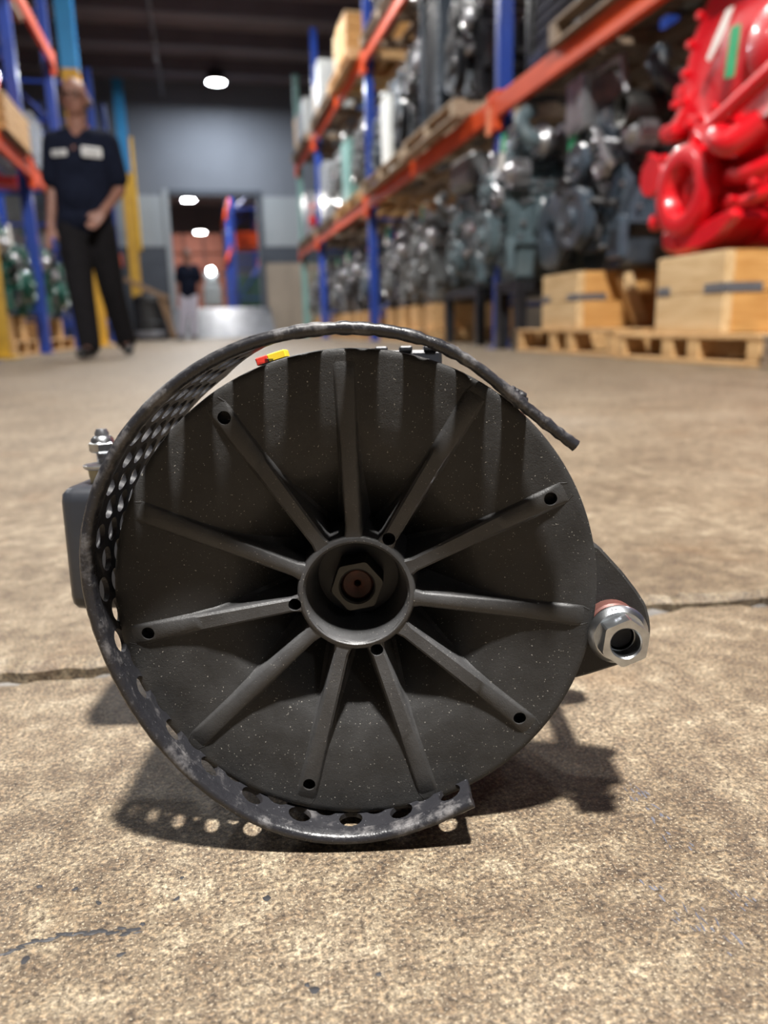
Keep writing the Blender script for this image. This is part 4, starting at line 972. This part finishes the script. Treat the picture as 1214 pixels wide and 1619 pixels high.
b = B(); lathe(b, [(.0, .0), (.29, .0), (.31, .02), (.31, .30), (.325, .32), (.325, .36), (.31, .38), (.31, .74), (.325, .76), (.30, .86), (.20, .92), (.0, .93)], (0, 0, 0), (0, 0, 1), 28); obj('body', b, 'dark_rubber', t)
b = B(); lathe(b, [(.315, .06), (.33, .08), (.33, .16), (.315, .18)], (0, 0, 0), (0, 0, 1), 28); obj('band', b, 'pipe_grey', t)
t = thing('leaning_boards', 'brown boards leaning beside the dark drum', 'boards', (-.58, 16.58, 0))
for k in range(3):
    b = B(); box(b, (.0+.02*k, .06*k, .44-.03*k), (.10, .03, .86-.06*k), .003, Matrix.Rotation(-.28+.1*k, 3, 'Y')); obj('board', b, 'board_brown', t, smooth=0)
b = B(); box(b, (-.35, -.06, 1.0), (.9, .04, .09), .004, Matrix.Rotation(.45, 3, 'Y')); obj('cross_board', b, 'board_brown', t, smooth=0)
# hall beyond the doorway
bm = B(); box(bm, (.6, 24.6, .60), (7.0, 11.6, .12)); struct('floor_beyond', bm, 'concrete', 'raised concrete floor beyond the far doorway')
bm = B(); box(bm, (.6, 30.5, 2.6), (7.0, .2, 4.2)); struct('wall_beyond', bm, 'wall_upper', 'grey end wall beyond the far doorway')
bm = B(); box(bm, (-2.95, 24.6, 2.6), (.1, 11.6, 4.2)); struct('wall_beyond_left', bm, 'wall_upper', 'grey side wall beyond the far doorway')
bm = B(); box(bm, (4.15, 24.6, 2.6), (.1, 11.6, 4.2)); struct('wall_beyond_right', bm, 'wall_upper', 'grey side wall on the right beyond the far doorway')
bm = B(); box(bm, (.6, 24.6, 4.62), (7.2, 11.6, .12)); struct('ceiling_beyond', bm, 'ceiling_deck', 'dark ceiling beyond the far doorway')
tr = rack('blue and orange rack seen through the far doorway', 1.02, 1, [21.2, 23.6, 26.0], (1.55, 2.7), 1.0, 3.2); tr.location.z = .66
tr2 = thing('brick_stack', 'stack of reddish brown boxes seen through the far doorway', 'boxes', (-.05, 26.5, .66))
for k in range(3):
    for j in range(4):
        b = B(); box(b, (-.5+.62*k, 0, .32+.62*j), (.58, .6, .58), .01); obj('box', b, 'copper_red', tr2)
carton('orange load on the rack beyond the far doorway', (1.45, 22.3, .66+1.62), (.7, 1.1, .40), 'rack_orange', group='loads beyond the doorway')
carton('dark load at the rack foot beyond the far doorway', (1.5, 22.3, .66), (.8, 1.2, .9), 'paint_green', group='loads beyond the doorway')
carton('dark load high on the rack beyond the far doorway', (1.5, 22.3, .66+2.77), (.7, 1.1, .40), 'paint_black', group='loads beyond the doorway')
t = thing('white_machine', 'white floor cleaning machine in the far doorway', 'machine', (.42, 20.2, .66))
b = B(); box(b, (0, 0, .34), (.42, .5, .5), .05, seg=2); obj('body', b, 'carton_white', t)
b = B(); box(b, (0, .1, .72), (.36, .26, .3), .04, seg=2); obj('tank', b, 'carton_white', t)
for s in (-1, 1):
    b = B(); cyl(b, (s*.2, -.1, .09), (s*.24, -.1, .09), .09, .09, 18, .01); obj('wheel', b, 'dark_rubber', t)
b = B(); tube(b, [(-.15, .2, .8), (-.15, .32, .95), (.15, .32, .95), (.15, .2, .8)], .015, 8); obj('handle', b, 'dark_rubber', t)
b = B(); cyl(b, (0, -.04, .92), (0, -.075, .92), .075, .07, 20); obj('reflection_disc', b, 'lamp_glint_glow', t)  # glowing disc standing in for a bright reflection, no lamp

# ================================================================== PEOPLE
def blob(bm, c, r, seg=14):
    t = bmesh.new(); bmesh.ops.create_uvsphere(t, u_segments=seg, v_segments=seg//2+2, radius=1)
    return add_bm(bm, t, Matrix.Translation(Vector(c)) @ Matrix.Diagonal((*r, 1)))
def cap(bm, p0, r0, p1, r1, n=5):
    p0, p1 = Vector(p0), Vector(p1)
    for k in range(n+1):
        q = p0.lerp(p1, k/n); r = r0+(r1-r0)*k/n; blob(bm, q, (r, r, r), 12)
    lathe(bm, [(r0, 0), (r1, (p1-p0).length)], p0, p1-p0, 14)
def remesh(o, vox, sm=6):
    m = o.modifiers.new('r', 'REMESH'); m.mode = 'VOXEL'; m.voxel_size = vox
    s = o.modifiers.new('s', 'SMOOTH'); s.factor = .5; s.iterations = sm
    bpy.context.view_layer.update(); mt = o.data.materials[0]; apply_mods(o)
    if not o.data.materials: o.data.materials.append(mt)
    o.data.polygons.foreach_set('use_smooth', [True]*len(o.data.polygons)); return o
def person(label, J, mats, rel, vox=.0075, bald=True, patches=True):
    """J: joints in world space; face towards -y turned by J['face']"""
    base = Vector(rel); t = thing('person', label, 'person', base)
    j = {k: Vector(v)-base for k, v in J.items() if not isinstance(v, (int, float))}; F = J.get('face', 0.0); fw = Vector((math.sin(F), -math.cos(F), 0)); sd = Vector((math.cos(F), math.sin(F), 0)); UP = Vector((0, 0, 1))
    h = j['head']
    # ---- body: one continuous surface
    b = B()
    blob(b, h+UP*.03, (.078, .096, .098)); blob(b, h-UP*.045+fw*.02, (.062, .072, .075)); blob(b, h-UP*.085+fw*.045, (.034, .034, .028))
    cap(b, h-UP*.005+fw*.088, .011, h-UP*.03+fw*.104, .017, 3)
    for s in (-1, 1):
        blob(b, h+sd*s*.080-UP*.005, (.012, .022, .034)); blob(b, h+fw*.082+sd*s*.03+UP*.028, (.03, .014, .010))
    cap(b, j['neck']-UP*.05, .064, h-UP*.06, .056)
    cap(b, j['chest']+UP*.06, .098, j['pelvis'], .10)
    for s in 'lr':
        cap(b, j['sh'+s], .056, j['el'+s], .042); cap(b, j['el'+s], .041, j['wr'+s], .028)
        d = (j['ha'+s]-j['wr'+s]).normalized(); c = j['wr'+s]; side = d.cross(fw).normalized()
        if side.length < .5: side = sd
        inw = 1 if s == 'l' else -1
        # palm
        for k in range(4): cap(b, c+side*(k-1.5)*.012, .016, c+d*.075+side*(k-1.5)*.017, .0125, 3)
        nrm = side.cross(d)*(1 if s == 'l' else -1)
        cur = fw*.6+nrm*0
        for k, ln in enumerate((.062, .074, .080, .070)):
            a0 = c+d*.078+side*(k-1.5)*.0175; a1 = a0+(d+cur*.20).normalized()*ln*.5; a2 = a1+(d+cur*.75).normalized()*ln*.5
            cap(b, a0, .0098, a1, .0092, 3); cap(b, a1, .0092, a2, .0078, 3)
        th = side*(1 if (side.dot(fw) > 0) else -1); a0 = c+d*.022+th*.022; a1 = a0+(th*.7+d*.7).normalized()*.045; a2 = a1+(d*.95+cur*.3).normalized()*.032
        cap(b, a0, .014, a1, .0115, 3); cap(b, a1, .0115, a2, .009, 3)
        cap(b, j['hip'+s], .085, j['kn'+s], .058); cap(b, j['kn'+s], .056, j['an'+s], .038); cap(b, j['an'+s], .036, j['to'+s], .028)
    remesh(obj('body', b, mats['skin'], t, 0), vox, 3)
    # ---- eyes, brows, mouth, hair
    for s in (-1, 1):
        b = B(); blob(b, h+fw*.083+sd*s*.031+UP*.012, (.012, .010, .008)); obj('eye', b, 'eye_dark', t)
    b = B(); blob(b, h+fw*.083-UP*.066, (.024, .010, .006)); obj('mouth', b, 'lip', t)
    b = B()
    if bald:
        for s in (-1, 1):
            for k in range(5): blob(b, h+sd*s*.066-fw*(.01+.018*k)+UP*(.012-.004*k), (.018, .024, .030))
        for k in range(5): blob(b, h-fw*.082+sd*(k-2)*.028+UP*(-.005), (.024, .018, .034))
    else:
        blob(b, h+UP*.052-fw*.012, (.086, .098, .088)); blob(b, h-fw*.04, (.086, .075, .095))
    remesh(obj('hair', b, mats['hair'], t, 0), .008, 4)
    if bald:
        b = B()
        for s in (-1, 1): lathe(b, [(.020, -.002), (.024, -.002), (.024, .002), (.020, .002)], h+fw*.100+sd*s*.032+UP*.010, fw, 16, True)
        tube(b, [h+fw*.100-sd*.010+UP*.012, h+fw*.103+UP*.014, h+fw*.100+sd*.010+UP*.012], .0025, 6, 2)
        for s in (-1, 1): tube(b, [h+fw*.100+sd*s*.055+UP*.012, h+fw*.05+sd*s*.082+UP*.012, h-fw*.01+sd*s*.088+UP*.010], .0022, 6, 2)
        obj('glasses', b, 'lamp_black', t)
    # ---- shirt with short sleeves and open collar
    b = B(); blob(b, j['chest']+UP*.02, (.195, .128, .20)); blob(b, (j['chest']+j['pelvis'])/2-UP*.02, (.178, .138, .20)); blob(b, j['pelvis']+UP*.06, (.178, .130, .12)); blob(b, (j['chest']+j['pelvis'])/2-UP*.03+fw*.03, (.155, .128, .15))
    for s in 'lr':
        cap(b, j['chest']+UP*.10+(j['sh'+s]-j['chest'])*.35, .085, j['sh'+s], .074); e = j['sh'+s].lerp(j['el'+s], .74); cap(b, j['sh'+s], .078, e, .076)
    blob(b, j['pelvis']-UP*.005, (.188, .146, .115))
    for s_ in (-1, 1): cap(b, j['chest']+sd*s_*.075+UP*.03, .118, j['pelvis']+sd*s_*.055-UP*.01, .125)
    remesh(obj('shirt', b, mats['shirt'], t, 0), .009, 4)
    b = B()
    for s in (-1, 1):
        prism(b, [(0, 0), (.075, .045), (.095, .01), (.035, -.075)], j['neck']+fw*.072+UP*-.045+sd*s*.012, sd*s, (0, 0, 1), fw*.014, .003)
    prism(b, [(-.085, .03), (.085, .03), (.07, -.035), (-.07, -.035)], j['neck']-fw*.075+UP*.0, sd, (0, 0, 1), fw*-.012, .003)
    obj('collar', b, mats['shirt'], t)
    # open neck showing skin
    b = B(); prism(b, [(-.040, .05), (.040, .05), (.004, -.085), (-.004, -.085)], j['neck']+fw*.060+UP*-.05, sd, Vector((0, 0, 1))-fw*.45, fw*.028, .002); obj('open_neck', b, mats['skin'], t)
    if patches:
        for s, wd, hh in ((-1, .105, .040), (1, .130, .062)):
            c = j['chest']+sd*s*.105+UP*.055+fw*.118
            b = B(); box(b, c, (wd, .016, hh), .005, Matrix.Rotation(s*.42, 3, 'Z')); p = obj('chest_patch', b, 'patch_white', t); p['label'] = 'white embroidered chest patch'
            for k in range(2):
                b = B(); box(b, c+fw*.009+UP*(k-.5)*hh*.36, (wd*.7, .002, hh*.10), 0, Matrix.Rotation(s*.42, 3, 'Z')); obj('patch_stitching', b, mats['shirt'], p)
    # ---- trousers
    b = B(); blob(b, j['pelvis']-UP*.03, (.165, .122, .09))
    for s in 'lr':
        cap(b, j['hip'+s]+UP*.0, .112, j['kn'+s], .088); cap(b, j['kn'+s], .087, j['an'+s]+UP*.012, .075)
    cap(b, j['hipl'], .09, j['hipr'], .09)
    remesh(obj('trousers', b, mats['trousers'], t, 0), .009, 4)
    for s in 'lr':
        a, tt = j['an'+s], j['to'+s]; d = (tt-a); dz = Vector((d.x, d.y, 0)).normalized(); b = B()
        lo = min(a.z-.052, tt.z-.0)
        cap(b, a-dz*.025-UP*.02, .045, a-dz*.02+UP*.03, .046); cap(b, a-dz*.035+UP*(-.030), .042, tt+UP*.010, .038); blob(b, tt+dz*.035+UP*.008, (.042, .042, .032))
        sh = remesh(obj('shoe', b, 'shoe_black', t, 0), .008, 3)
        ms = min(v.co.z for v in sh.data.vertices); floor_z = -base.z
        for v in sh.data.vertices:
            if v.co.z < floor_z+.004: v.co.z = floor_z+.001
    return t
MAN = dict(head=(-.668, 5.84, 1.665), neck=(-.678, 5.87, 1.475), chest=(-.668, 5.87, 1.27), pelvis=(-.69, 5.885, .93), face=-.20,
    shl=(-.830, 5.87, 1.405), ell=(-.885, 5.93, 1.125), wrl=(-.915, 5.87, .875), hal=(-.922, 5.84, .78),
    shr=(-.495, 5.87, 1.415), elr=(-.448, 5.90, 1.125), wrr=(-.560, 5.74, .955), har=(-.620, 5.70, .880),
    hipl=(-.775, 5.88, .86), knl=(-.758, 5.80, .47), anl=(-.735, 5.76, .085), tol=(-.765, 5.63, .035),
    hipr=(-.605, 5.885, .86), knr=(-.572, 5.96, .47), anr=(-.525, 6.10, .105), tor=(-.505, 5.985, .040))
person('man in a navy work shirt with white chest patches walking down the aisle', MAN, dict(skin='skin', hair='hair_grey', shirt='shirt_navy', trousers='trouser_black'), (-.69, 5.86, 0))
t = thing('handheld_device', 'small blue device held in the walking man\'s lowered hand', 'device', (-.885, 5.745, .70))
b = B(); box(b, (0, 0, .045), (.022, .055, .10), .006, Matrix.Rotation(.5, 3, 'X')); obj('case', b, 'phone_blue', t)
b = B(); box(b, (-.012, 0, .045), (.002, .045, .08), .0005, Matrix.Rotation(.5, 3, 'X')); obj('screen', b, 'lamp_black', t)
dy = 17.0
FAR = dict(head=(-.10, dy, 1.66), neck=(-.10, dy, 1.48), chest=(-.11, dy, 1.27), pelvis=(-.13, dy, .93), face=.5,
    shl=(-.27, dy, 1.41), ell=(-.33, dy+.02, 1.13), wrl=(-.33, dy-.04, .88), hal=(-.33, dy-.06, .79),
    shr=(.06, dy, 1.41), elr=(.11, dy+.02, 1.13), wrr=(.12, dy-.05, .88), har=(.12, dy-.07, .79),
    hipl=(-.22, dy, .86), knl=(-.27, dy-.03, .47), anl=(-.34, dy+.02, .085), tol=(-.36, dy-.10, .035),
    hipr=(-.05, dy, .86), knr=(-.07, dy-.04, .47), anr=(-.08, dy-.02, .085), tor=(-.07, dy-.15, .035))
person('distant worker in a dark top and pale trousers at the foot of the steel ramp', FAR, dict(skin='skin', hair='hair_dark', shirt='shirt_navy', trousers='trouser_pale'), (-.15, 17.0, 0), vox=.009, bald=False, patches=False)
